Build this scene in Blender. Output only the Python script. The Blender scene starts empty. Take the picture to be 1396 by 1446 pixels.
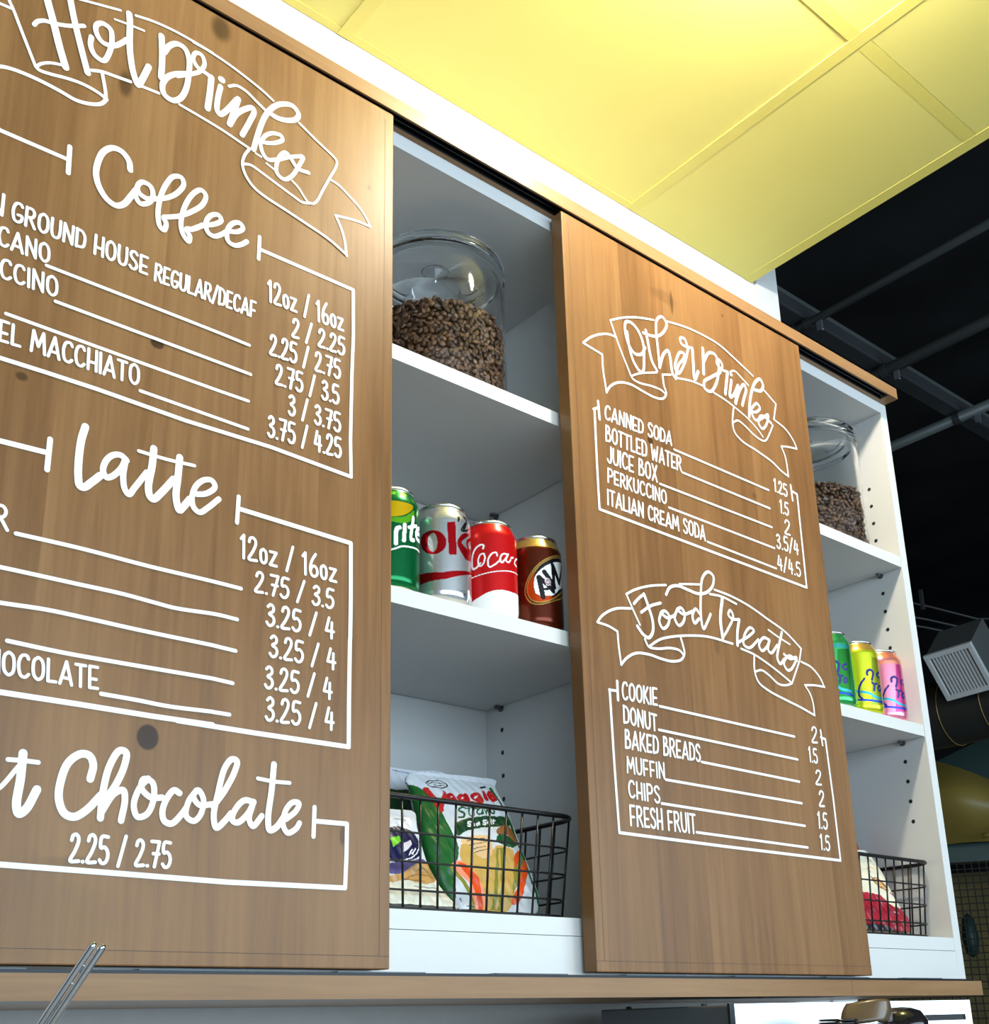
import bpy, bmesh, math, random
import numpy as np
from mathutils import Vector, Matrix
random.seed(4); rng = np.random.default_rng(4)
PI = math.pi
S = bpy.context.scene
COL = S.collection

# ------------------------------------------------------------------ camera
cam_d = bpy.data.cameras.new('camera'); cam = bpy.data.objects.new('camera', cam_d); COL.objects.link(cam)
cam_d.sensor_fit = 'HORIZONTAL'; cam_d.sensor_width = 36.0
cam_d.lens = 36.0 * 1612.586 / 1396.0
cam_d.shift_x = -0.0015; cam_d.shift_y = (939.248 - 723.0) / 1396.0
cam_d.clip_start = 0.02; cam_d.clip_end = 60
RIGHT = (0.769562, -0.638160, -0.022922); DOWN = (0.174321, 0.244476, -0.953857); FWD = (0.614318, 0.730057, 0.299385)
m = Matrix(((RIGHT[0], -DOWN[0], -FWD[0], -0.912643), (RIGHT[1], -DOWN[1], -FWD[1], -0.924836), (RIGHT[2], -DOWN[2], -FWD[2], -0.051229), (0, 0, 0, 1)))
cam.matrix_world = m
S.camera = cam

# ------------------------------------------------------------------ light and exposure
def lin(c):
    c = c / 255.0
    return c / 12.92 if c <= 0.04045 else ((c + 0.055) / 1.055) ** 2.4
def rgb(r, g, b): return (lin(r), lin(g), lin(b), 1.0)
S.view_settings.view_transform = 'Standard'; S.view_settings.look = 'None'
S.view_settings.exposure = 0.0; S.view_settings.gamma = 1.0; S.view_settings.use_curve_mapping = False
W = bpy.data.worlds.new('world'); S.world = W; W.use_nodes = True
W.node_tree.nodes['Background'].inputs[0].default_value = (0.86, 0.93, 1.0, 1)
W.node_tree.nodes['Background'].inputs[1].default_value = 0.15
def area(name, loc, target, sx, sy, power, col, shape='RECTANGLE', spread=180):
    d = bpy.data.lights.new(name, 'AREA'); d.shape = shape; d.size = sx; d.size_y = sy; d.energy = power; d.color = col; d.spread = math.radians(spread)
    o = bpy.data.objects.new(name, d); COL.objects.link(o); o.location = loc
    o.rotation_euler = (Vector(target) - Vector(loc)).to_track_quat('-Z', 'Y').to_euler()
    return o
area('window_daylight', (0.6, -4.2, 0.60), (0.6, 0.2, 0.42), 9.0, 1.8, 335, (0.66, 0.85, 1.0))
LAMP = (0.15, -0.38, 1.420)      # globe lamp hanging just under the yellow ceiling, out of the frame
LAMP_R, LAMP_L = 0.042, 680.0

# ------------------------------------------------------------------ materials
MATS = {}
def mat(name, col, rough=0.5, metal=0.0, **kw):
    if name in MATS: return MATS[name]
    M = bpy.data.materials.new(name); M.use_nodes = True
    b = M.node_tree.nodes['Principled BSDF']
    b.inputs['Base Color'].default_value = col; b.inputs['Roughness'].default_value = rough; b.inputs['Metallic'].default_value = metal
    for k, v in kw.items(): b.inputs[k].default_value = v
    MATS[name] = M
    return M
def noise_mat(name, c1, c2, scale, rough=0.5, metal=0.0, bump=0.0, stretch=(1, 1, 1), detail=4):
    M = mat(name, c1, rough, metal); nt = M.node_tree; b = nt.nodes['Principled BSDF']
    tc = nt.nodes.new('ShaderNodeTexCoord'); mp = nt.nodes.new('ShaderNodeMapping'); mp.inputs['Scale'].default_value = stretch
    n = nt.nodes.new('ShaderNodeTexNoise'); n.inputs['Scale'].default_value = scale; n.inputs['Detail'].default_value = detail
    r = nt.nodes.new('ShaderNodeValToRGB'); r.color_ramp.elements[0].color = c1; r.color_ramp.elements[1].color = c2
    r.color_ramp.elements[0].position = .35; r.color_ramp.elements[1].position = .65
    L = nt.links.new
    L(tc.outputs['Object'], mp.inputs[0]); L(mp.outputs[0], n.inputs[0]); L(n.outputs[0], r.inputs[0]); L(r.outputs[0], b.inputs['Base Color'])
    if bump:
        bp = nt.nodes.new('ShaderNodeBump'); bp.inputs['Strength'].default_value = bump; bp.inputs['Distance'].default_value = .002
        L(n.outputs[0], bp.inputs['Height']); L(bp.outputs[0], b.inputs['Normal'])
    return M
def wood_mat(name, dark, mid, light, knots=(), axis='Z', stave=0.089, rough=0.31, seed=0.0):
    """glued staves with a long grain along one axis; knots = (x, z, radius x, radius z, strength)"""
    M = mat(name, mid, rough, 0, **{'Specular IOR Level': .3, 'Specular Tint': (1, .95, .88, 1)}); nt = M.node_tree; b = nt.nodes['Principled BSDF']; N = nt.nodes.new; L = nt.links.new
    tc = N('ShaderNodeTexCoord'); sep = N('ShaderNodeSeparateXYZ'); L(tc.outputs['Object'], sep.inputs[0])
    def math_(op, a, bb=None, c=None):
        n = N('ShaderNodeMath'); n.operation = op
        for i, v in enumerate((a, bb, c)):
            if v is None: continue
            if hasattr(v, 'is_output'): L(v, n.inputs[i])
            else: n.inputs[i].default_value = v
        return n.outputs[0]
    across, along = (sep.outputs[0], sep.outputs[2]) if axis == 'Z' else (sep.outputs[2], sep.outputs[0])
    st = math_('FLOOR', math_('DIVIDE', math_('ADD', across, seed * .031), stave))
    wn = N('ShaderNodeTexWhiteNoise'); wn.noise_dimensions = '1D'; L(math_('ADD', st, seed), wn.inputs['W'])
    tone = wn.outputs['Value']
    cmb = N('ShaderNodeCombineXYZ'); L(math_('MULTIPLY', across, 95), cmb.inputs[0]); L(math_('MULTIPLY', along, 4.2), cmb.inputs[2]); L(math_('MULTIPLY', tone, 37), cmb.inputs[1])
    n1 = N('ShaderNodeTexNoise'); n1.inputs['Scale'].default_value = 1.0; n1.inputs['Detail'].default_value = 6; n1.inputs['Roughness'].default_value = .62; n1.inputs['Distortion'].default_value = .5; L(cmb.outputs[0], n1.inputs[0])
    cmb2 = N('ShaderNodeCombineXYZ'); L(math_('MULTIPLY', across, 11), cmb2.inputs[0]); L(math_('MULTIPLY', along, 2.6), cmb2.inputs[2]); L(math_('MULTIPLY', tone, 11), cmb2.inputs[1])
    n2 = N('ShaderNodeTexNoise'); n2.inputs['Scale'].default_value = 1.0; n2.inputs['Detail'].default_value = 3; L(cmb2.outputs[0], n2.inputs[0])
    v = math_('ADD', math_('MULTIPLY', n1.outputs[0], .55), math_('MULTIPLY', n2.outputs[0], .45))
    v = math_('ADD', v, math_('MULTIPLY', math_('SUBTRACT', tone, .5), .16))
    r = N('ShaderNodeValToRGB'); e = r.color_ramp.elements
    e[0].position = .28; e[0].color = dark; e[1].position = .74; e[1].color = light
    x = e.new(.5); x.color = mid
    L(v, r.inputs[0]); colr = r.outputs[0]
    for kx, kz, rx, rz, s in knots:
        dx = math_('DIVIDE', math_('SUBTRACT', sep.outputs[0], kx), rx); dz = math_('DIVIDE', math_('SUBTRACT', sep.outputs[2], kz), rz)
        d = math_('SQRT', math_('ADD', math_('MULTIPLY', dx, dx), math_('MULTIPLY', dz, dz)))
        d = math_('ADD', d, math_('MULTIPLY', math_('SUBTRACT', n2.outputs[0], .5), .9))
        mr = N('ShaderNodeMapRange'); mr.interpolation_type = 'SMOOTHSTEP'; L(d, mr.inputs[0]); mr.inputs[1].default_value = .95 - .4 * (s < .85); mr.inputs[2].default_value = 1.25; mr.inputs[3].default_value = s; mr.inputs[4].default_value = 0
        mx = N('ShaderNodeMixRGB'); L(mr.outputs[0], mx.inputs[0]); L(colr, mx.inputs[1]); mx.inputs[2].default_value = (dark[0] * .22, dark[1] * .2, dark[2] * .2, 1); colr = mx.outputs[0]
    L(colr, b.inputs['Base Color'])
    bp = N('ShaderNodeBump'); bp.inputs['Strength'].default_value = .12; bp.inputs['Distance'].default_value = .0006; L(n1.outputs[0], bp.inputs['Height']); L(bp.outputs[0], b.inputs['Normal'])
    rr = N('ShaderNodeMapRange'); L(n1.outputs[0], rr.inputs[0]); rr.inputs[3].default_value = rough - .05; rr.inputs[4].default_value = rough + .1; L(rr.outputs[0], b.inputs['Roughness'])
    return M
WD, WM, WL = (.140, .064, .023, 1), (.222, .107, .041, 1), (.300, .156, .062, 1)
M_left = wood_mat('left board wood', WD, WM, WL, [(.279, .191, .0085, .0095, 1), (.305, .984, .014, .02, .75), (.261, .574, .006, .005, .9), (.143, .494, .005, .004, .7), (.498, .876, .003, .004, .6), (.209, .851, .008, .018, .7), (.477, .123, .004, .012, .6), (.23, .08, .03, .006, .25), (.20, .035, .07, .045, .18)], seed=3)
M_right = wood_mat('right board wood', WD, WM, WL, [(.217, .947, .004, .022, .6), (.20, .95, .03, .012, .25), (.149, .700, .006, .005, .8), (.371, .682, .006, .005, .35), (.254, .426, .006, .012, .3), (.335, .975, .003, .003, .5)], seed=8)
M_rail = wood_mat('rail wood', (.17, .085, .036, 1), (.26, .138, .062, 1), (.34, .195, .094, 1), [(.472 + .85, .01, .003, .05, .8)], axis='X', stave=.5, seed=2)
M_paint = mat('white sign paint', (.9, .9, .89, 1), .5)
M_cab = mat('white melamine', (.68, .68, .67, 1), .38)
M_dark = mat('dark gap', (.012, .012, .013, 1), .6)
M_track = mat('black anodised track', (.016, .017, .019, 1), .35, .6)
M_steelgrey = mat('grey steel', (.16, .17, .18, 1), .4, .8)
M_wall = noise_mat('white wall paint', (.60, .60, .59, 1), (.63, .63, .62, 1), 40, .7, bump=.05)
M_yellow = noise_mat('yellow ceiling paint', (.69, .64, .180, 1), (.70, .65, .186, 1), 9, .65)
M_yellow2 = mat('yellow grid paint', (.67, .61, .15, 1), .5)

# ------------------------------------------------------------------ mesh helpers
class MB:
    def __init__(s): s.v = []; s.f = []; s.m = []
    def add(s, vs, fs, mi=0):
        k = len(s.v); s.v += [tuple(map(float, q)) for q in vs]; s.f += [tuple(int(i) + k for i in f) for f in fs]; s.m += [mi] * len(fs); return s
    def box(s, x0, x1, y0, y1, z0, z1, mi=0):
        vs = [(x0, y0, z0), (x1, y0, z0), (x1, y1, z0), (x0, y1, z0), (x0, y0, z1), (x1, y0, z1), (x1, y1, z1), (x0, y1, z1)]
        return s.add(vs, [(3, 2, 1, 0), (4, 5, 6, 7), (0, 1, 5, 4), (1, 2, 6, 5), (2, 3, 7, 6), (3, 0, 4, 7)], mi)
    def tube(s, pts, r, n=8, mi=0, caps=True, closed=False):
        P = [Vector(p) for p in pts]; rings = []; k0 = len(s.v); up = None; N = len(P)
        for i, p in enumerate(P):
            a = P[i - 1] if (i > 0 or closed) else P[i]; c = P[(i + 1) % N] if (i < N - 1 or closed) else P[i]
            t = (c - a).normalized()
            if up is None: up = t.orthogonal().normalized()
            up = (up - t * up.dot(t)).normalized(); bi = t.cross(up); rr = r[i] if hasattr(r, '__len__') else r
            for j in range(n):
                q = p + (up * math.cos(2 * PI * j / n) + bi * math.sin(2 * PI * j / n)) * rr; s.v.append(tuple(q))
        M_ = N if closed else N - 1
        for i in range(M_):
            for j in range(n):
                a = k0 + i * n + j; b = k0 + i * n + (j + 1) % n; i2 = (i + 1) % N; c = k0 + i2 * n + (j + 1) % n; d = k0 + i2 * n + j
                s.f.append((a, b, c, d)); s.m.append(mi)
        if caps and not closed:
            s.f.append(tuple(k0 + j for j in range(n))[::-1]); s.f.append(tuple(k0 + (N - 1) * n + j for j in range(n))); s.m += [mi, mi]
        return s
    def lathe(s, cx, cy, prof, n=48, mi=0):
        k0 = len(s.v)
        for r, z in prof:
            for j in range(n): a = 2 * PI * j / n; s.v.append((cx + r * math.cos(a), cy + r * math.sin(a), z))
        for i in range(len(prof) - 1):
            for j in range(n): s.f.append((k0 + i * n + j, k0 + i * n + (j + 1) % n, k0 + (i + 1) * n + (j + 1) % n, k0 + (i + 1) * n + j)); s.m.append(mi)
        return s
    def build(s, name, mats, parent=None, smooth=False, bevel=0, origin=None, base=(0, 0, 0)):
        o0 = Vector(parent['_o']) if parent is not None and '_o' in parent else Vector(origin or base)
        me = bpy.data.meshes.new(name); me.from_pydata([tuple(Vector(q) - o0) for q in s.v], [], s.f)
        if not isinstance(mats, (list, tuple)): mats = [mats]
        for q in mats: me.materials.append(q)
        if any(s.m): me.polygons.foreach_set('material_index', s.m)
        if smooth: me.polygons.foreach_set('use_smooth', [True] * len(s.f))
        me.update()
        o = bpy.data.objects.new(name, me); COL.objects.link(o)
        if parent is not None:
            o.parent = parent; o['_o'] = tuple(o0)
        else: o.location = o0; o['_o'] = tuple(o0)
        if bevel:
            b = o.modifiers.new('bevel', 'BEVEL'); b.width = bevel; b.segments = 2; b.limit_method = 'ANGLE'
        if smooth == 'edge':
            e = o.modifiers.new('split', 'EDGE_SPLIT'); e.split_angle = math.radians(40)
        return o
def tag(o, label=None, cat=None, group=None, kind=None):
    if label: o['label'] = label
    if cat: o['category'] = cat
    if group: o['group'] = group
    if kind: o['kind'] = kind
    return o
def thing(name, loc, label, cat, group=None):
    o = bpy.data.objects.new(name, None); COL.objects.link(o); o.location = loc; o.empty_display_size = .03; o['_o'] = tuple(loc)
    return tag(o, label, cat, group)
def struct(o): o['kind'] = 'structure'; return o
def smooth_pts(P, sub=6, closed=False):
    P = [np.array(q, float) for q in P]; n = len(P)
    if n < 3: return P
    out = []
    for i in range(n if closed else n - 1):
        p1, p2 = P[i], P[(i + 1) % n]
        p0 = P[i - 1] if (closed or i > 0) else 2 * p1 - p2
        p3 = P[(i + 2) % n] if (closed or i < n - 2) else 2 * p2 - p1
        # centripetal Catmull-Rom
        t0 = 0; d = lambda a, b: max(np.linalg.norm(b - a) ** .5, 1e-6)
        t1 = t0 + d(p0, p1); t2 = t1 + d(p1, p2); t3 = t2 + d(p2, p3)
        for k in range(sub):
            t = t1 + (t2 - t1) * k / sub
            A1 = (t1 - t) / (t1 - t0) * p0 + (t - t0) / (t1 - t0) * p1; A2 = (t2 - t) / (t2 - t1) * p1 + (t - t1) / (t2 - t1) * p2; A3 = (t3 - t) / (t3 - t2) * p2 + (t - t2) / (t3 - t2) * p3
            B1 = (t2 - t) / (t2 - t0) * A1 + (t - t0) / (t2 - t0) * A2; B2 = (t3 - t) / (t3 - t1) * A2 + (t - t1) / (t3 - t1) * A3
            out.append((t2 - t) / (t2 - t1) * B1 + (t - t1) / (t2 - t1) * B2)
    if not closed: out.append(P[-1])
    return out
LAYER = [0]
def ribbon(mb, P, w, y):
    """a brush stroke of width w lying on the plane y (front face towards -y)"""
    P = [np.array(q, float) for q in P]
    Q = [P[0]]
    for q in P[1:]:
        if np.linalg.norm(q - Q[-1]) > 1e-5: Q.append(q)
    P = Q; LAYER[0] += 1; yy = y - (LAYER[0] % 16) * 2.5e-5
    if len(P) == 1: P = [P[0], P[0] + np.array([1e-4, 0])]
    h = w / 2; L_, R_ = [], []
    for i, p in enumerate(P):
        t = P[min(i + 1, len(P) - 1)] - P[max(i - 1, 0)]; t /= max(np.linalg.norm(t), 1e-9); n = np.array([-t[1], t[0]])
        L_.append(p + n * h); R_.append(p - n * h)
    k = len(mb.v); N = len(P)
    ys_ = [yy - 1.6e-4 * i / N for i in range(N)]
    vs = [(q[0], c, q[1]) for q, c in zip(L_, ys_)] + [(q[0], c, q[1]) for q, c in zip(R_, ys_)]
    fs = [(i, N + i, N + i + 1, i + 1) for i in range(N - 1)]
    mb.add(vs, fs)
    for p, t, yy in ((P[0], P[0] - P[1], ys_[0]), (P[-1], P[-1] - P[-2], ys_[-1])):
        t = t / max(np.linalg.norm(t), 1e-9); a0 = math.atan2(t[1], t[0])
        cap = [(p[0] + h * math.cos(a0 + a), yy, p[1] + h * math.sin(a0 + a)) for a in np.linspace(-PI / 2, PI / 2, 7)]
        mb.add(cap, [tuple(range(7))])

# ------------------------------------------------------------------ lettering and label art, in half millimetres (boards) and millimetres (cans, bags)
LEFT_PAINT=[('banner_outline',[[3.2,-1447,1841,-1436,1789,-1428,1758,-1419,1742,-1396,1695,-1368,1639],[-3.2,-1484,1727,-1442,1739,-1420,1741],[4,-1467,1565,-1448,1586,-1428,1600,-1412,1606,-1385,1610,-1351,1611,-1317,1609,-1288,1606,-1261,1613,-1241,1625,-1231,1642],[3.6,-1232,1639,-1235,1660,-1245,1700],[3.6,-1368,1639,-1361,1634,-1340,1637,-1311,1645,-1282,1650,-1256,1649,-1237,1644,-1233,1639],[3.2,-1367,1637,-1358,1650,-1342,1662,-1324,1669],[3.6,-1265,1692,-1245,1701,-1217,1706,-1188,1711],[3.2,-1163,1714,-1129,1718],[3,-1084,1716,-1038,1712,-986,1706,-950,1699,-923,1694],[2.8,-1326,1837,-1301,1845,-1221,1871],[3,-1189,1879,-1154,1888,-1111,1893,-1067,1893,-1019,1890],[3,-1064,1891,-1031,1890,-984,1884,-940,1874,-899,1862,-873,1851],[3,-806,1828,-759,1805,-710,1782,-707,1775,-711,1756,-725,1722,-743,1677,-756,1644,-766,1632,-775,1630],[3.2,-923,1694,-934,1670,-938,1646,-930,1623,-910,1602,-884,1592,-836,1583,-779,1572,-721,1559,-676,1540],[3.2,-676,1538,-682,1577,-692,1605,-707,1631],[3,-707,1631,-683,1637,-650,1644,-614,1646],[2.8,-614,1646,-622,1660,-643,1683,-672,1701,-700,1716,-725,1720],[3,-937,1647,-919,1654,-890,1648,-853,1638,-815,1628,-792,1623,-775,1629],[2.6,-818,1666,-801,1655,-789,1641,-777,1629],[2.4,-908,1690,-895,1688],[2.4,-882,1678,-863,1672],[3.4,-978,1827,-961,1839,-939,1838,-912,1825,-890,1814]]),('heading_text',[[8.5,-1370,1839,-1361,1804,-1347,1764,-1329,1709,-1314,1669],[7.4,-1328,1868,-1319,1832,-1306,1784,-1288,1728,-1272,1681],[5,-1379,1730,-1374,1741,-1362,1751,-1345,1756,-1319,1767,-1288,1787],[6.2,-1272,1770,-1272,1749,-1262,1731,-1245,1728,-1235,1754,-1232,1787,-1238,1813,-1254,1816,-1265,1804,-1263,1785,-1250,1771,-1229,1775,-1212,1794,-1203,1808],[7.6,-1203,1875,-1200,1854,-1197,1805,-1192,1769,-1183,1733,-1172,1712,-1166,1728,-1154,1770],[2.8,-1230,1842,-1209,1846,-1170,1852],[7.6,-1133,1863,-1128,1810,-1127,1758],[7,-1124,1826,-1115,1848,-1099,1864,-1082,1863,-1071,1842,-1069,1807,-1073,1761,-1084,1731,-1100,1717,-1117,1721,-1123,1739,-1116,1764,-1098,1785,-1068,1804],[5.5,-1093,1784,-1064,1807,-1045,1826,-1036,1852,-1044,1870,-1056,1868,-1062,1850,-1052,1834,-1031,1829,-1019,1826],[8,-1019,1826,-1020,1786,-1023,1742],[8,-996,1834,-995,1834],[7,-997,1815,-1002,1776,-1001,1749,-995,1743,-985,1754,-959,1802],[7.4,-955,1807,-963,1771,-972,1730],[7,-971,1730,-957,1766,-937,1791,-921,1803,-917,1796,-926,1764,-942,1719],[7,-914,1697,-905,1744,-889,1802,-868,1839,-846,1858,-823,1865,-809,1852,-814,1835,-837,1818,-860,1811,-875,1812],[5.4,-897,1728,-887,1749,-869,1765,-850,1769,-846,1761,-861,1744,-883,1731,-896,1727],[5.4,-899,1722,-893,1702,-881,1690,-859,1700,-833,1720,-807,1737,-794,1743,-803,1715,-821,1676,-839,1659,-856,1666,-857,1694,-845,1724,-835,1731,-824,1722,-806,1705,-779,1708]]),('heading_text',[[7,-1173,1505,-1177,1524,-1192,1538,-1210,1537,-1227,1519,-1236,1488,-1237,1460,-1229,1436,-1212,1416,-1194,1411,-1180,1421,-1168,1444,-1159,1464],[6,-1156,1475,-1159,1455,-1148,1439,-1130,1451,-1124,1472,-1131,1489,-1147,1490,-1156,1475,-1152,1462,-1136,1457,-1115,1466],[6,-1124,1462,-1097,1478,-1076,1500,-1063,1529,-1069,1542,-1085,1536,-1099,1510,-1109,1472,-1111,1431,-1105,1406,-1097,1402,-1093,1419,-1099,1430,-1088,1437,-1069,1448],[6,-1069,1448,-1045,1470,-1020,1502,-1015,1527,-1025,1534,-1041,1518,-1058,1476,-1063,1433,-1057,1411,-1045,1400,-1043,1414,-1051,1426,-1036,1434,-1017,1453],[6,-1041,1430,-1019,1450,-990,1469,-978,1484,-985,1493,-1001,1484,-1011,1460,-1005,1441,-992,1438,-976,1450,-963,1465],[6,-964,1464,-939,1475,-929,1489,-937,1497,-952,1489,-964,1464,-960,1441,-946,1438,-931,1447,-919,1460]]),('frame_line',[[-4.2,-1456,1463,-1414,1464,-1292,1466],[-4.8,-1290,1496,-1288,1437]]),('frame_line',[[-4.2,-890,1486,-890,1431],[-4.2,-888,1456,-657,1458,-655,1340,-657,1253,-658,1087,-655,1000,-846,1008,-1029,1005],[-4.2,-1407,1011,-1367,1009,-1289,1010,-1197,1010],[-4.2,-1197,1010,-1029,1005]]),('leader_line',[[3.4,-1308,1223,-982,1221,-902,1219]]),('leader_line',[[3.4,-1286,1157,-994,1155,-896,1154]]),('leader_line',[[3.4,-1366,1098,-975,1093,-898,1093]]),('leader_line',[[3.4,-1118,1036,-1030,1034,-896,1031]]),('frame_line',[[-5,-1394,852,-1351,855,-1270,858],[-5,-1270,885,-1270,826]]),('heading_text',[[8,-1212,929,-1217,900,-1218,853,-1216,828,-1212,813,-1205,812,-1191,827,-1178,843],[6.6,-1133,887,-1144,894,-1158,890,-1170,875,-1174,854,-1167,843,-1158,847,-1142,868,-1135,889],[6.6,-1135,886,-1137,855,-1132,830,-1124,822,-1115,837,-1094,875],[8,-1084,927,-1085,891,-1089,849,-1085,830,-1078,826,-1064,843,-1042,877],[8,-1033,925,-1034,883,-1035,842,-1027,818,-1021,825,-1008,846],[4,-1112,913,-1059,913,-1003,917],[6.4,-995,860,-976,867,-959,886,-966,897,-981,894,-997,877,-1004,850,-999,831,-987,825,-971,839,-950,863]]),('frame_line',[[-4.4,-909,880,-910,825],[-4.8,-906,855,-653,849,-651,727,-651,643,-651,520,-650,419,-852,418,-1005,419],[-4.8,-938,421,-1051,420,-1184,421,-1306,421,-1343,421],[-4.8,-1005,419,-938,421]]),('leader_line',[[3.8,-1309,696,-1199,697,-1078,694,-953,694,-895,693]]),('leader_line',[[3.8,-1372,630,-1328,631,-1203,631,-1122,631,-1066,628,-1022,626,-942,631,-900,630]]),('leader_line',[[3.8,-1359,569,-1321,570,-1248,574,-1171,573,-1090,571,-946,570],[3.8,-946,570,-900,568]]),('leader_line',[[3.8,-1304,508,-1217,505,-1139,505,-942,507],[3.8,-942,507,-903,505]]),('leader_line',[[3.8,-1144,445,-1080,444,-1025,442,-939,445],[3.8,-939,445,-906,445]]),('heading_text',[[8,-1261,327,-1261,285,-1263,243,-1258,230,-1248,238,-1234,271],[4.4,-1302,260,-1290,269,-1266,305],[4.4,-1283,314,-1260,315,-1236,315],[7.6,-1150,298,-1147,322,-1154,336,-1168,338,-1188,321,-1198,287,-1198,259,-1187,237,-1171,233,-1153,245,-1130,273],[7,-1126,264,-1109,288,-1094,328,-1093,350,-1104,352,-1119,325,-1127,281,-1128,235],[6.6,-1127,245,-1108,278,-1093,285,-1089,270,-1093,234],[6.2,-1051,310,-1065,292,-1073,262,-1065,243,-1049,249,-1039,276,-1043,304,-1059,308,-1062,293,-1044,278,-1024,280],[6.4,-993,291,-1003,295,-1016,278,-1022,255,-1017,240,-1004,237,-986,256,-979,267],[6,-962,299,-976,277,-978,252,-964,245,-952,257,-948,285,-959,300,-967,288,-955,274,-931,278],[6.6,-929,274,-908,305,-890,343,-887,361,-897,363,-910,346,-921,298,-927,257,-921,237,-905,251,-894,265],[6.4,-851,290,-869,291,-887,271,-891,253,-880,250,-861,268,-850,290],[6.4,-852,285,-858,258,-850,246,-833,266],[7,-812,364,-815,315,-820,262,-816,242,-803,248,-785,273],[4.2,-844,334,-812,332,-778,333],[6.2,-783,265,-763,282,-757,297,-771,297,-785,280,-789,254,-779,240,-762,249,-755,260]]),('frame_line',[[-4.6,-723,293,-724,238],[-4.6,-722,267,-651,268,-651,212,-653,147,-894,144,-1098,147,-1278,149,-1303,150]])]
LEFT_WORDS=[('menu_text','N',[-1418,1286,27,4,-2,43]),('menu_text','GROUND HOUSE',[-1375,1288,252,-1,-1,40]),('menu_text','REGULAR/DECAF',[-1107,1282,215,6,0,38]),('menu_text','CANO',[-1392,1228,88,2,-3,38]),('menu_text','CCINO',[-1382,1165,98,2,-3,38]),('menu_text','EL MACCHIATO',[-1372,1042,250,4,-2,40]),('price_text','12oz / 16oz',[-863,1340,182,3,-3,50]),('price_text','2 / 2.25',[-805,1279,127,4,0,44]),('price_text','2.25 / 2.75',[-855,1217,168,5,-1,46]),('price_text','2.75 / 3.5',[-839,1154,150,6,-1,45]),('price_text','3 / 3.75',[-807,1095,123,0,-1,45]),('price_text','3.75 / 4.25',[-852,1030,171,6,-1,46]),('menu_text','R',[-1343,697,20,1,-4,42]),('menu_text','HOCOLATE',[-1328,451,178,1,-3,39]),('price_text','12oz / 16oz',[-898,756,212,-1,-2,47]),('price_text','2.75 / 3.5',[-866,694,174,3,1,41]),('price_text','3.25 / 4',[-839,632,150,2,0,43]),('price_text','3.25 / 4',[-830,571,146,0,0,42]),('price_text','3.25 / 4',[-837,508,146,1,0,42]),('price_text','3.25 / 4',[-833,446,148,2,0,44]),('price_text','2.25 / 2.75',[-1172,161,170,1,-1,44])]
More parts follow.
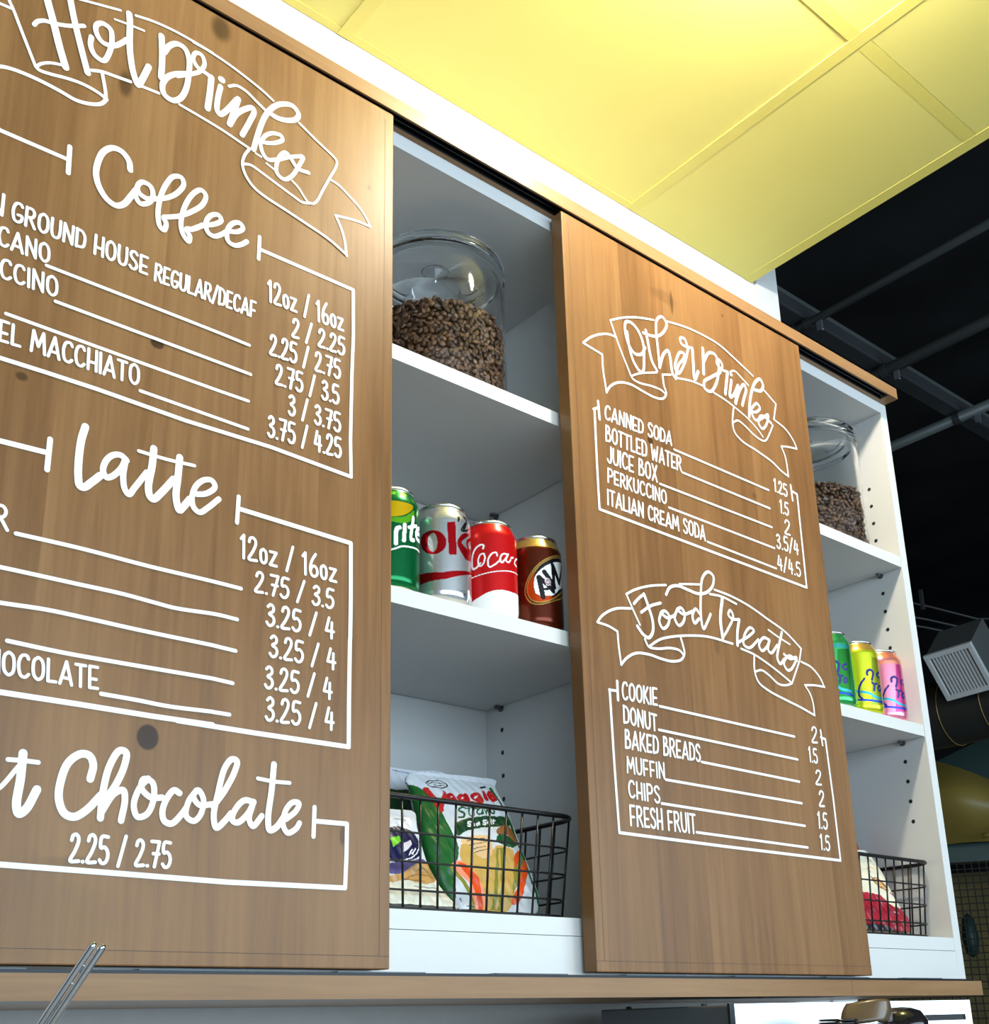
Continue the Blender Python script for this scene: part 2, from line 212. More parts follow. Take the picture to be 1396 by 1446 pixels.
RIGHT_PAINT=[('banner_outline',[[3,168,1724,217,1752,274,1777,347,1799],[3,407,1819,483,1833,560,1838,639,1834,717,1811,792,1785],[3,168,1724,199,1651,237,1576],[3.2,188,1679,158,1676,117,1658,83,1634,58,1609],[3.2,58,1609,94,1605,128,1601],[3.2,128,1601,128,1554,133,1514,136,1489],[3.4,136,1489,152,1513,187,1538,235,1549,282,1545,330,1543,363,1552,378,1574,371,1596,368,1628],[3,237,1576,243,1570,270,1567,319,1575,361,1576,375,1569],[2.8,237,1576,273,1598,345,1628],[3,368,1630,404,1643],[3,433,1643,494,1656,547,1659],[3,593,1654,639,1649,682,1640],[2.6,682,1640,741,1623,787,1601,813,1581],[3.2,682,1640,669,1584,674,1552,704,1533,775,1522,848,1507,888,1490,923,1482],[3,923,1482,918,1544,902,1579],[3,902,1579,943,1589,984,1596],[3,984,1596,974,1616,939,1647,881,1663],[3,670,1582,696,1597,728,1590,766,1574,803,1567,823,1572,852,1611,869,1640],[-3,843,1755,899,1725,879,1664],[2.8,681,1758,703,1769,731,1759,765,1742]]),('heading_text',[[5.2,233,1714,237,1671,251,1628,273,1606,286,1608,295,1650,296,1700,278,1737,251,1751,230,1744,225,1715,235,1676,257,1655,285,1663,303,1692],[5.4,311,1751,317,1709,328,1657,346,1634],[5,299,1738,342,1744,380,1768,403,1811,386,1826,362,1807,355,1769,357,1697,358,1649],[5.6,358,1649,381,1703,401,1720,407,1699,412,1651,424,1638],[5,424,1641,442,1690,464,1716,471,1737,454,1736,437,1711,425,1672,436,1659,469,1706,490,1760],[5,490,1760,479,1790,459,1785,462,1767,507,1770],[6.2,510,1771,509,1727,509,1667,528,1700],[6.6,559,1790,556,1745,552,1702],[5.6,559,1747,585,1785,614,1791,627,1767,621,1724,603,1682,577,1652,552,1653,551,1674,583,1701,631,1736],[4.8,631,1736,645,1768,628,1780,618,1764,636,1750,667,1751],[6.4,667,1751,656,1708,646,1669],[6,682,1729,668,1666,687,1681,712,1722],[6,683,1749,684,1749],[6,713,1720,693,1655],[6,697,1664,720,1710,744,1737,751,1723,738,1690,725,1659],[6,754,1631,770,1702,800,1764,829,1787,841,1771,827,1746,794,1737],[5,764,1658,800,1692,813,1681,787,1657,768,1652,781,1630,805,1638,852,1671,835,1629,813,1610,798,1623,811,1652,829,1657,863,1645]]),('frame_line',[[-4.2,102,1450,104,1398],[-3.6,83,1420,103,1432],[-3.8,87,1422,85,1273,85,1135,954,1123,956,1274,958,1432,934,1435],[-4,929,1454,931,1403]]),('leader_line',[[-3.2,393,1403,813,1403]]),('leader_line',[[-3.2,420,1341,810,1342]]),('leader_line',[[-3.2,323,1277,810,1281]]),('leader_line',[[-3.2,354,1216,813,1215]]),('leader_line',[[-3.2,505,1155,811,1150]]),('banner_outline',[[3.2,165,923,201,944,258,967,318,983],[3,373,999,456,1017],[3.2,517,1016,586,1013,664,1001,743,979,824,955,892,918],[3,165,923,186,886,208,850],[3.4,178,887,130,877,97,862,70,842,56,825],[3.2,56,825,94,823,125,815],[3.2,125,815,126,779,131,730],[3.6,131,730,152,751,186,770,233,776,280,773,322,774,358,786,371,805,368,824,361,845],[3.4,223,814,235,797,269,798,318,809,353,809,368,799],[3.4,239,799,278,824,321,840,402,860,476,871,575,871],[3.2,610,864,664,858,707,847,770,826,825,804],[3.4,666,856,661,810,673,780,711,763,791,747,857,736,922,722],[3.2,922,722,921,757,912,783,890,807],[3.2,890,807,940,815,988,818],[3.2,988,818,972,843,932,869,885,877],[3.2,665,808,694,817,726,808,764,790,798,791,829,802],[-3.2,892,918,876,876,829,802]]),('heading_text',[[5.4,231,938,245,906,257,869,254,839,237,821,218,826,198,844],[4.6,191,903,209,921,231,938],[4.6,216,885,252,910,292,927],[5,291,900,282,874,294,858,314,871,322,898,307,908,293,901,313,891,346,905],[5,357,925,343,897,356,879,376,892,384,919,371,931,358,923,379,915,417,931],[5.2,446,930,431,941,415,918,421,899,441,915],[5,316,956,332,979,365,992,402,990,446,988,484,1001,512,1029,516,1056,496,1063,470,1040,456,984,450,915,456,890,474,912,491,939],[3.8,495,998,546,1002,607,994],[6.8,547,996,531,932,534,880],[4.6,534,880,559,909,588,955,577,969,567,953,581,945,613,949],[6,613,949,600,909,595,871],[4.8,600,880,651,909,675,930,659,935,632,910,623,879,646,873,691,906],[5,742,916,717,917,693,890,703,876,731,895,744,916,733,884,745,877,778,907],[5.4,806,951,784,902,772,867,782,852,806,871],[3.2,743,946,787,933,838,921],[4.8,806,885,833,876,865,887,834,846,814,839,800,856,830,885,865,876]]),('frame_line',[[-4,114,685,113,637],[-3.4,84,658,112,660],[-3.8,86,659,88,473,92,314,465,311,970,310,968,492,962,657,940,659],[-3.6,943,681,945,637]]),('leader_line',[[-3.4,261,645,814,644]]),('leader_line',[[-3.4,252,583,818,579]]),('leader_line',[[-3.4,407,521,816,516]]),('leader_line',[[-3.4,266,459,817,456]]),('leader_line',[[-3.4,245,398,821,394]]),('leader_line',[[-3.4,366,338,823,335]])]
RIGHT_WORDS=[('menu_text','CANNED SODA',[125,1406,259,7,4,42]),('menu_text','BOTTLED WATER',[123,1341,294,3,3,46]),('menu_text','JUICE BOX',[124,1280,189,0,3,47]),('menu_text','PERKUCCINO',[122,1222,222,1,2,40]),('menu_text','ITALIAN CREAM SODA',[116,1157,380,-1,2,42]),('price_text','1.25',[843,1410,62,-2,3,42]),('price_text','1.5',[861,1344,40,0,4,43]),('price_text','2',[872,1278,26,0,6,47]),('price_text','3.5/4',[824,1219,108,5,3,45]),('price_text','4/4.5',[819,1150,110,2,3,45]),('menu_text','COOKIE',[129,642,124,4,2,44]),('menu_text','DONUT',[129,583,116,-4,1,43]),('menu_text','BAKED BREADS',[130,521,271,0,2,45]),('menu_text','MUFFIN',[131,461,131,0,0,38]),('menu_text','CHIPS',[132,402,107,-4,0,40]),('menu_text','FRESH FRUIT',[132,335,231,0,0,48]),('price_text','2',[894,639,26,1,6,46]),('price_text','1.5',[874,581,38,-1,1,42]),('price_text','2',[892,518,26,0,6,41]),('price_text','2',[897,457,24,0,6,43]),('price_text','1.5',[882,394,42,0,4,45]),('price_text','1.5',[882,335,42,-1,3,41])]
CAN_ART={'sprite': [('f','yellow',[-35.6,98.2,-28.4,103.7,-18.5,106.6,-6.3,108.4,3.1,107.7,10.1,104.7,3.1,95.7,-6.3,89.5,-18.4,86.9,-28.3,89.7]),('f','lime',[-31.3,88.9,-16.5,86.4,-2.9,89.2,7.3,97.7,11.7,101.0,12.1,94.6,4.4,84.8,-6.2,80.4,-16.5,80.6,-26.3,83.1]),('s5','white',[-13.4,54.8,-13.2,65.4,-12.0,73.0,-8.9,74.5]),('s5','white',[-2.4,79.1,-3.8,59.8]),('s4.6','white',[10.4,91.7,6.5,63.5,11.1,64.5]),('s4','white',[3.1,77.4,17.0,84.0]),('s5','white',[17.0,74.8,41.8,83.7,39.4,88.0,19.5,80.7,16.3,72.4,19.4,68.2,41.7,74.9]),('s2','white',[-28.0,44.0,-14.4,48.4,-6.2,52.2,5.8,54.2,18.0,55.9,38.8,56.4]),('s2','lime',[-22.5,116.5,-10.6,119.0,-0.6,117.5,12.1,113.2])],'diet': [('f','red',[-49.7,79.8,-47.5,86.9,-40.4,90.6,-32.1,90.9,-24.3,88.4,-18.8,82.9,-16.8,75.3,-19.4,67.5,-25.5,62.1,-32.8,60.9,-40.6,64.1,-46.9,70.6]),('f','silver',[-39.3,77.0,-37.6,84.4,-34.2,87.4,-31.0,87.3,-28.5,83.1,-27.3,75.3,-28.6,67.7,-31.2,64.2,-34.4,64.6,-37.7,69.0]),('f','red',[-16.0,100.6,-5.7,102.9,-4.3,61.7,-13.9,60.2]),('f','red',[-3.7,76.7,5.9,91.0,19.1,94.2,2.7,78.3,34.2,68.2,11.0,59.4,6.0,62.2]),('s4','red',[33.2,95.3,13.7,82.5,15.7,75.5,38.9,77.2]),('s2.2','black',[-1.4,104.5,-1.6,107.8,5.6,111.3,14.6,112.2,23.7,108.1,16.6,99.4,3.0,94.0,12.4,109.0]),('s3','black',[13.5,109.4,6.8,96.0]),('f','red',[-53.0,40.1,-21.7,38.1,36.3,50.9,36.1,49.8,-17.8,30.1,-53.0,26.6]),('s.7','gray',[-1.6,18.3,9.1,18.9]),('s.7','gray',[-1.6,16.1,9.0,16.7]),('s.7','gray',[-1.0,14.1,8.9,14.2]),('f','white',[12.8,22.2,17.4,23.8,18.3,11.6,13.5,10.0])],'coke': [('f','white',[-49.0,19.8,-37.1,26.2,-24.8,31.8,-12.8,34.8,3.8,35.2,49.2,37.7,60.0,30.9,57.5,-11.5,-49.9,-18.0]),('s1.2','white',[-48.3,52.5,-36.5,54.1,-24.3,56.4,-12.2,58.7,4.9,61.7,51.2,66.9]),('s2.3','white',[-30.9,87.6,-30.0,91.5,-33.7,92.8,-40.2,89.4,-44.5,82.0,-45.8,71.6,-44.3,63.5,-39.6,64.3,-34.6,69.3]),('s2','white',[-29.8,81.3,-34.4,80.0,-37.5,71.9,-35.2,65.3,-30.9,68.2,-28.9,76.1,-30.0,81.3]),('s2','white',[-14.0,78.5,-14.9,82.0,-19.3,81.4,-23.9,75.8,-25.5,68.4,-23.7,63.5,-17.1,66.8,-9.6,73.5]),('s2','white',[0.1,82.8,-7.0,81.2,-10.5,74.2,-8.6,70.2,-2.9,76.3,1.7,83.2,-2.1,74.0,1.3,72.5,5.5,76.9]),('s2.2','white',[6.4,79.6,10.9,81.5]),('s2.3','white',[33.4,87.4,17.3,81.0,14.2,74.4,20.5,73.5]),('s1','pale',[-22.1,114.5,-17.0,115.1]),('s1','pale',[-15.5,114.8,-10.8,114.2]),('s1','pale',[-9.5,114.0,4.0,114.6])],'aw': [('f','gold',[-39.0,48.2,-37.5,60.0,-31.5,73.4,-21.8,85.6,-8.4,95.6,13.8,104.7,63.7,103.4,65.2,80.7,38.4,59.1,-3.6,38.0,-21.5,32.4,-32.7,35.8]),('f','brown',[-37.6,48.5,-36.2,59.2,-30.4,72.2,-21.3,84.2,-8.5,93.9,13.7,103.1,62.0,102.3,62.9,80.8,33.4,59.7,-4.2,39.0,-21.5,33.7,-31.6,37.1]),('f','gold',[-36.4,53.2,-31.6,69.0,-21.3,83.4,-8.5,93.2,13.6,102.1,60.3,101.3,61.2,80.8,21.3,57.9,-4.8,39.9,-21.4,35.1,-31.5,39.5]),('f','orange',[-35.1,53.0,-30.6,67.8,-24.1,76.2,-25.1,47.7,-18.0,43.4,-4.6,43.8,11.7,54.5,-5.3,41.3,-21.4,36.8,-30.4,40.4]),('f','black',[-26.4,69.7,-21.4,80.6,-8.6,91.5,13.4,100.4,58.5,100.2,58.7,81.0,17.2,57.5,-3.3,44.0,-18.1,41.2,-25.1,46.6]),('f','white',[-26.0,67.5,-20.0,76.8,-8.8,85.9,6.7,93.3,43.4,97.3,47.0,81.4,9.8,57.3,-3.2,46.2,-18.1,42.8,-25.1,47.7]),('f','orange',[-26.6,47.8,-18.0,43.9,-3.2,46.2,-5.3,42.0,-19.3,38.4,-26.3,41.2]),('s6.4','black',[-16.0,42.9,-20.3,68.5]),('s6','black',[-20.3,68.5,-1.0,52.2]),('s3','black',[-18.2,53.2,-8.9,54.0]),('s6.4','black',[-13.1,76.1,0.7,58.1]),('s5','black',[0.7,58.1,-1.0,87.6]),('s6','black',[-1.0,87.6,10.5,66.4]),('s4.5','black',[10.5,66.4,25.5,98.8]),('f','pale',[-13.5,64.5,-10.6,68.7,-6.6,68.2,-4.3,63.6,-7.6,58.1,-11.6,58.6]),('s.9','red',[-10.8,63.7,-8.4,66.8,-6.2,63.8,-8.7,60.1,-11.5,61.4]),('f','gold',[-111.9,128.1,65.2,123.9,66.2,137.7,-111.4,141.9])],'lc2': [('f','limey',[-33.6,104.7,40.5,109.8,42.7,102.3,-34.4,97.5]),('f','olive',[-7.6,97.6,42.7,102.3,32.4,22.2,-19.1,17.0]),('f','limey',[-44.6,106.5,-36.9,105.1,-41.2,18.6,-52.7,20.8]),('s4','teal',[-40.8,41.0,-32.2,39.3,-19.1,35.9,-9.4,30.5,34.9,31.0]),('s3.4','blue',[-38.1,26.4,-20.5,24.6,-10.4,23.9,37.5,23.7]),('s4.2','navy',[-19.8,67.7,-19.1,73.3,-13.1,75.7,-8.4,72.3,-9.9,66.1,-12.7,59.3]),('s3.6','navy',[29.3,77.6,4.6,73.2,-0.7,68.0,5.1,65.5,29.6,69.1]),('s4.2','navy',[-13.0,54.5,-9.7,51.6,-9.2,48.3,-11.2,41.6]),('s3.6','navy',[-9.3,49.5,-6.4,53.4,-2.6,52.9]),('s3.6','navy',[2.4,50.6,-1.8,45.7,1.0,42.0,8.6,46.5,9.1,51.4,2.4,50.6]),('s3.2','navy',[-25.3,60.8,-31.8,52.9,-36.0,42.7,-36.1,32.0,-32.4,28.1])],'lc1': [('f','teal2',[-43.0,104.3,2.0,104.7,5.1,98.3,-43.8,97.4]),('f','green2',[-19.8,95.1,5.1,98.3,-3.4,18.6,-28.5,17.5]),('f','teal2',[-54.9,107.2,-46.4,105.0,-50.2,20.6,-63.9,24.0]),('s4','teal',[-50.0,42.6,-41.1,40.3,-28.6,35.9,-20.5,29.9,-1.8,27.4]),('s3.4','blue',[-47.0,28.0,-29.8,25.1,-21.2,23.6,0.6,20.9]),('s4.2','navy',[-29.6,67.1,-29.0,72.5,-23.9,74.3,-20.1,70.5,-21.2,64.7,-23.4,58.3]),('s3.6','navy',[-5.8,71.6,-11.8,69.7,-14.7,65.4,-11.5,62.2,-5.6,63.4]),('s4.2','navy',[-23.6,53.7,-20.9,50.5,-20.5,47.3,-22.0,40.9]),('s3.6','navy',[-20.6,48.4,-18.4,51.9,-15.8,51.1]),('s3.6','navy',[-12.8,48.1,-15.2,43.9,-13.5,40.0,-9.8,43.2,-9.7,47.8,-12.8,48.1]),('s3.2','navy',[-34.5,60.8,-40.7,53.5,-44.9,43.8,-45.0,33.4,-41.2,29.3])],'lc3': [('f','peach',[-34.0,107.4,41.4,112.0,43.5,104.3,-34.9,100.1]),('f','magenta',[-7.3,100.2,43.5,104.3,32.6,22.5,-19.7,17.6]),('f','peach',[-45.2,109.3,-37.3,107.9,-42.2,19.3,-54.1,21.6]),('s4','teal',[-41.7,42.2,-33.0,40.5,-19.6,36.9,-9.7,31.4,35.1,31.5]),('s3.4','blue',[-39.0,27.3,-21.1,25.4,-10.8,24.6,37.6,24.0]),('s4.2','navy',[-20.1,69.5,-19.4,75.3,-13.2,77.7,-8.3,74.2,-10.0,67.9,-12.9,60.9]),('s3.6','navy',[30.7,79.1,5.7,75.2,-0.2,69.8,6.1,67.3,30.8,70.4]),('s4.2','navy',[-13.2,56.0,-9.9,53.0,-9.4,49.6,-11.5,42.7]),('s3.6','navy',[-9.5,50.8,-6.4,54.8,-2.4,54.4]),('s3.6','navy',[2.8,51.9,-1.7,46.9,1.2,43.1,9.9,47.9,10.6,53.0,2.8,51.9]),('s3.2','navy',[-25.8,62.5,-32.4,54.4,-36.8,44.0,-37.0,33.1,-33.2,29.0])]}
BAG_ART={'veg': {'frame': [-0.09,0.082,0.066,1.0,0.0,0.0,0.0,0.32508,0.94569],'out': [-72.7,160.4,-61.2,172.3,-1.1,178.0,49.8,180.0,69.1,178.5,64.6,169.3,68.9,144.7,75.5,96.6,79.3,4.2,7.7,-3.0,-40.4,-3.7,-58.3,28.6,-67.0,59.2,-69.4,90.8,-69.0,122.1,-69.8,152.6],'art': [('f','leaf',[-76.4,154.7,-54.9,144.8,-41.3,114.9,-34.1,92.6,-30.1,66.1,-39.5,50.2,-49.7,-6.7,-63.0,28.3,-70.9,58.9,-74.5,89.0,-75.0,120.0]),('s5','leaf',[53.1,162.8,55.6,148.2,63.1,111.0,69.0,64.7,78.6,1.1]),('s8','red',[-52.2,145.9,-46.3,130.4,-42.3,119.2]),('s5','red',[-42.5,118.4,-37.1,128.5,-27.2,145.1]),('s5','red',[-26.9,133.3,-16.8,137.4,-18.0,142.5,-25.0,139.4,-28.0,132.4,-24.7,129.1,-15.6,132.3]),('s5','red',[0.8,143.9,-6.5,141.6,-9.5,136.7,-4.9,135.0,2.4,140.3,4.7,145.9,3.3,134.4,-4.8,129.1,-12.8,130.4]),('s5','red',[21.6,148.3,15.0,146.0,11.8,140.6,16.2,138.1,23.2,143.4,26.1,150.3,24.3,138.2,16.4,132.5,8.1,133.4]),('s6','red',[36.3,154.1,33.7,142.0]),('s3','dark',[35.8,161.8,42.3,163.1]),('s5','red',[42.1,147.1,51.5,152.1,50.1,156.6,44.0,153.5,41.0,146.2,43.5,142.7,51.4,145.9]),('s2.6','green3',[-4.0,124.7,-11.0,124.7,-15.4,120.5,-9.6,117.5,-10.5,113.0,-18.8,110.7]),('s2.2','green3',[1.9,129.0,-1.0,115.4,1.4,114.9]),('s1.6','green3',[-2.6,124.8,6.1,126.2]),('s2.2','green3',[5.0,116.0,7.3,124.4,12.1,126.4]),('s2.2','green3',[18.9,126.4,13.2,124.3,11.7,118.9,17.0,119.4,20.0,127.2,18.5,118.9]),('s2.2','green3',[23.5,127.6,23.8,119.4,28.4,126.6,29.8,120.4,34.7,130.3]),('s2.2','green3',[40.9,131.0,36.0,128.9,39.3,125.5,37.5,122.3,33.6,121.9]),('f','leafdark',[-27.6,100.4,-17.4,106.9,4.3,113.4,40.0,118.8,58.5,119.1,60.0,109.5,32.2,103.9,3.7,99.0,-14.5,93.0,-25.8,87.4]),('s1.8','white',[-2.6,106.4,-6.4,106.1,-7.5,103.8,-3.9,103.0,-5.0,100.8,-9.1,100.7]),('s1.6','white',[-1.1,102.9,2.8,104.8,1.5,106.1,-1.1,102.9,3.0,102.6]),('s1.6','white',[10.1,106.9,6.2,105.1,7.4,103.4,10.5,106.7,10.5,104.0]),('s1.8','white',[21.4,111.0,17.8,110.3,17.3,108.4,20.5,107.9,19.4,105.6,15.2,105.2]),('s1.6','white',[26.2,110.0,22.9,108.5,24.0,106.5,26.7,109.7,26.6,107.0]),('s1.6','white',[30.6,113.4,29.4,107.3]),('s1.6','white',[34.2,113.7,33.5,108.3]),('s1.2','white',[31.9,111.7,36.8,112.5]),('s1.6','dark',[-49.0,155.9,-42.9,160.7,-31.6,163.4,-21.1,162.4,-16.8,158.4,-21.7,153.7,-33.9,151.1,-45.1,151.9,-49.0,155.9]),('s1.2','dark',[-44.0,156.6,-35.0,159.9,-23.8,158.6]),('s1.2','dark',[-37.9,154.8,-22.7,156.2]),('f','tan',[-23.3,81.5,-9.3,88.0,4.7,90.4,18.0,90.1,20.9,67.9,0.1,62.1,-12.6,69.6]),('s1','dark',[-14.3,81.5,12.0,86.7]),('s.8','dark',[-14.2,75.9,14.2,82.5]),('s.8','dark',[-7.0,72.2,10.8,76.5]),('s.8','dark',[-6.5,68.0,16.8,74.1]),('f','gold',[-24.8,75.3,-14.9,77.5,-5.5,66.0,2.7,61.2,14.8,64.8,24.7,76.6,32.2,80.0,52.4,76.0,48.8,53.6,28.1,1.6,1.0,0.4,-17.0,2.2,-21.6,35.6,-29.8,56.1]),('f','peach',[-45.5,48.4,-34.2,55.4,-22.4,51.4,-10.6,35.6,-9.2,0.3,-24.1,-1.6,-25.6,27.8]),('f','orange',[-36.5,52.5,-25.1,53.3,-10.6,35.6,-10.8,0.3,-16.7,-0.7,-21.6,30.8]),('f','olive2',[-47.4,46.9,-42.3,48.6,-26.3,25.1,-20.9,-1.5,-27.3,-1.8,-31.0,19.4]),('f','olive2',[26.7,75.4,39.7,77.8,16.9,1.1,1.0,0.4]),('f','gold',[29.7,74.2,33.0,74.5,11.7,2.2,7.7,2.0]),('f','olive2',[47.2,53.5,65.2,74.2,68.1,61.8,49.1,33.2,35.0,19.0]),('f','orange',[54.1,70.6,62.7,76.8,63.4,68.5,50.5,53.7,47.2,53.5]),('f','orange',[59.0,54.3,70.7,64.8,71.0,55.1,56.2,29.6,43.6,10.2,33.0,7.1,33.0,12.3,49.1,33.2]),('f','brownveg',[34.7,99.8,48.7,107.9,61.3,105.1,66.2,85.6,57.6,82.0,51.7,95.7,34.7,94.2]),('f','green3',[32.2,91.1,38.5,95.9,53.0,94.4,63.2,83.9,53.1,78.2,30.1,84.0]),('s1.4','navy2',[-40.4,10.9,-39.5,8.3]),('s1','navy2',[-32.2,3.3,-23.0,2.4])]},'left': {'frame': [-0.2,0.066,0.066,1.0,0.0,0.0,0.0,0.26312,0.96476],'out': [-58.5,109.2,-25.1,111.4,-1.3,112.4,22.8,111.4,22.4,93.5,25.3,54.2,37.6,25.3,62.6,-7.8,10.7,-12.3,-60.1,-15.1,-75.1,0.9],'art': [('f','cream',[-72.8,25.0,36.9,29.1,64.9,-11.5,-79.2,-17.0]),('f','navy2',[-35.8,64.9,-29.1,79.6,-14.4,88.7,0.4,88.8,12.6,82.0,17.7,69.3,12.1,55.8,-2.6,48.3,-19.3,44.6,-29.8,50.1]),('s1.2','white',[-18.7,47.8,-2.1,50.9,10.8,60.9,15.5,71.7]),('f','pale',[-6.2,68.6,3.5,73.3,4.0,68.1,-3.2,61.1,-11.3,56.6]),('f','lime',[-22.9,73.7,-9.0,77.5,-8.7,71.0,-22.0,62.2]),('s1.4','white',[-2.9,54.7,2.8,61.5]),('s1.4','white',[1.8,56.3,7.6,63.2]),('f','purple',[-31.1,42.5,-7.3,46.7,17.4,52.3,22.7,48.8,3.6,42.3,-15.5,33.5,-32.8,32.4]),('f','tan2',[-33.5,28.6,-15.5,33.5,0.9,43.4,16.9,49.7,24.3,48.9,26.8,38.7,29.5,29.9,19.4,24.2,3.1,23.9,-13.9,26.1,-34.5,22.4]),('f','tan3',[-1.1,40.7,13.5,47.5,20.6,45.4,23.5,37.2,11.4,36.5,2.7,37.2]),('s1','brown2',[-10.6,28.8,4.9,33.5,16.6,33.0,25.2,31.0]),('s1','brown2',[-16.6,27.1,-2.2,26.8,12.4,26.4]),('s1','brown2',[4.1,37.3,12.4,41.6,20.6,37.7]),('s.8','gray',[-3.6,19.2,27.4,19.6]),('s.8','gray',[-7.7,93.3,0.4,88.8]),('s.6','gray',[-7.9,100.6,10.0,100.4])]},'back': {'frame': [-0.2,0.165,0.066,1.0,0.0,0.0,0.0,0.18429,0.98287],'out': [12.0,182.8,64.1,185.9,92.6,185.5,150,186.3,152,150,152,6,140,0,30,0,14,6,12,120],'art': [('f','leafdark',[6.1,156.4,60.3,154.1,83.4,153.8,90.5,131.5,116.3,99.5,74.2,96.0,-0.4,92.4]),('s1','gray',[63.7,182.1,88.6,180.8])]},'red': {'frame': [0.68,0.07,0.066,1.0,0.0,0.0,0.0,0.38462,0.92308],'out': [-83.4,149.6,-12.2,150.7,44.3,149.5,75.9,147.6,78.5,111.7,75.2,66.5,82.1,34.6,85.5,20.3,63.1,-4.7,-46.2,-10.7,-153.5,-13.8,-186.1,2.0],'art': [('f','redbag',[-154.3,56.5,-5.4,61.3,17.7,59.0,30.9,52.5,41.2,42.2,67.0,39.3,76.8,39.8,94.2,20.6,67.8,-10.2,-205.8,-17.9]),('f','dark',[-193.1,0.4,-33.1,8.8,-9.0,8.3,21.3,1.0,10.8,-11.8,-205.8,-17.9]),('s1.6','dark',[53.6,138.8,56.1,132.8,56.6,124.5]),('s1.6','dark',[44.8,130.4,46.0,124.5]),('s1.6','dark',[65.0,139.7,70.0,135.5]),('s1','gold',[23.8,104.8,39.1,109.6,53.9,107.7]),('s1.2','dark',[24.4,107.1,26.2,100.5]),('f','brownveg',[20.1,92.7,28.6,90.3,40.8,91.1,56.6,69.9,48.0,67.9,28.6,75.6,21.3,81.0]),('f','tan3',[29.8,88.9,40.2,88.8,53.0,71.1,33.4,75.9]),('s1.6','dark',[62.4,84.3,69.2,85.5,67.9,75.0,73.3,64.2]),('f','redbag',[60.3,68.6,72.7,63.4,66.4,61.6,56.6,64.0]),('s1','pale',[7.0,54.1,15.4,50.2,16.6,40.3]),('s1','pale',[36.9,31.2,53.8,29.1])]},'redtop': {'frame': [0.617,0.118,0.07,1,0,0,0,0.29,0.957],'out': [0,0,80,0,150,0,158,20,160,90,168,150,172,172,168,178,120,176,60,172,0,170,-3,80],'art': []}}

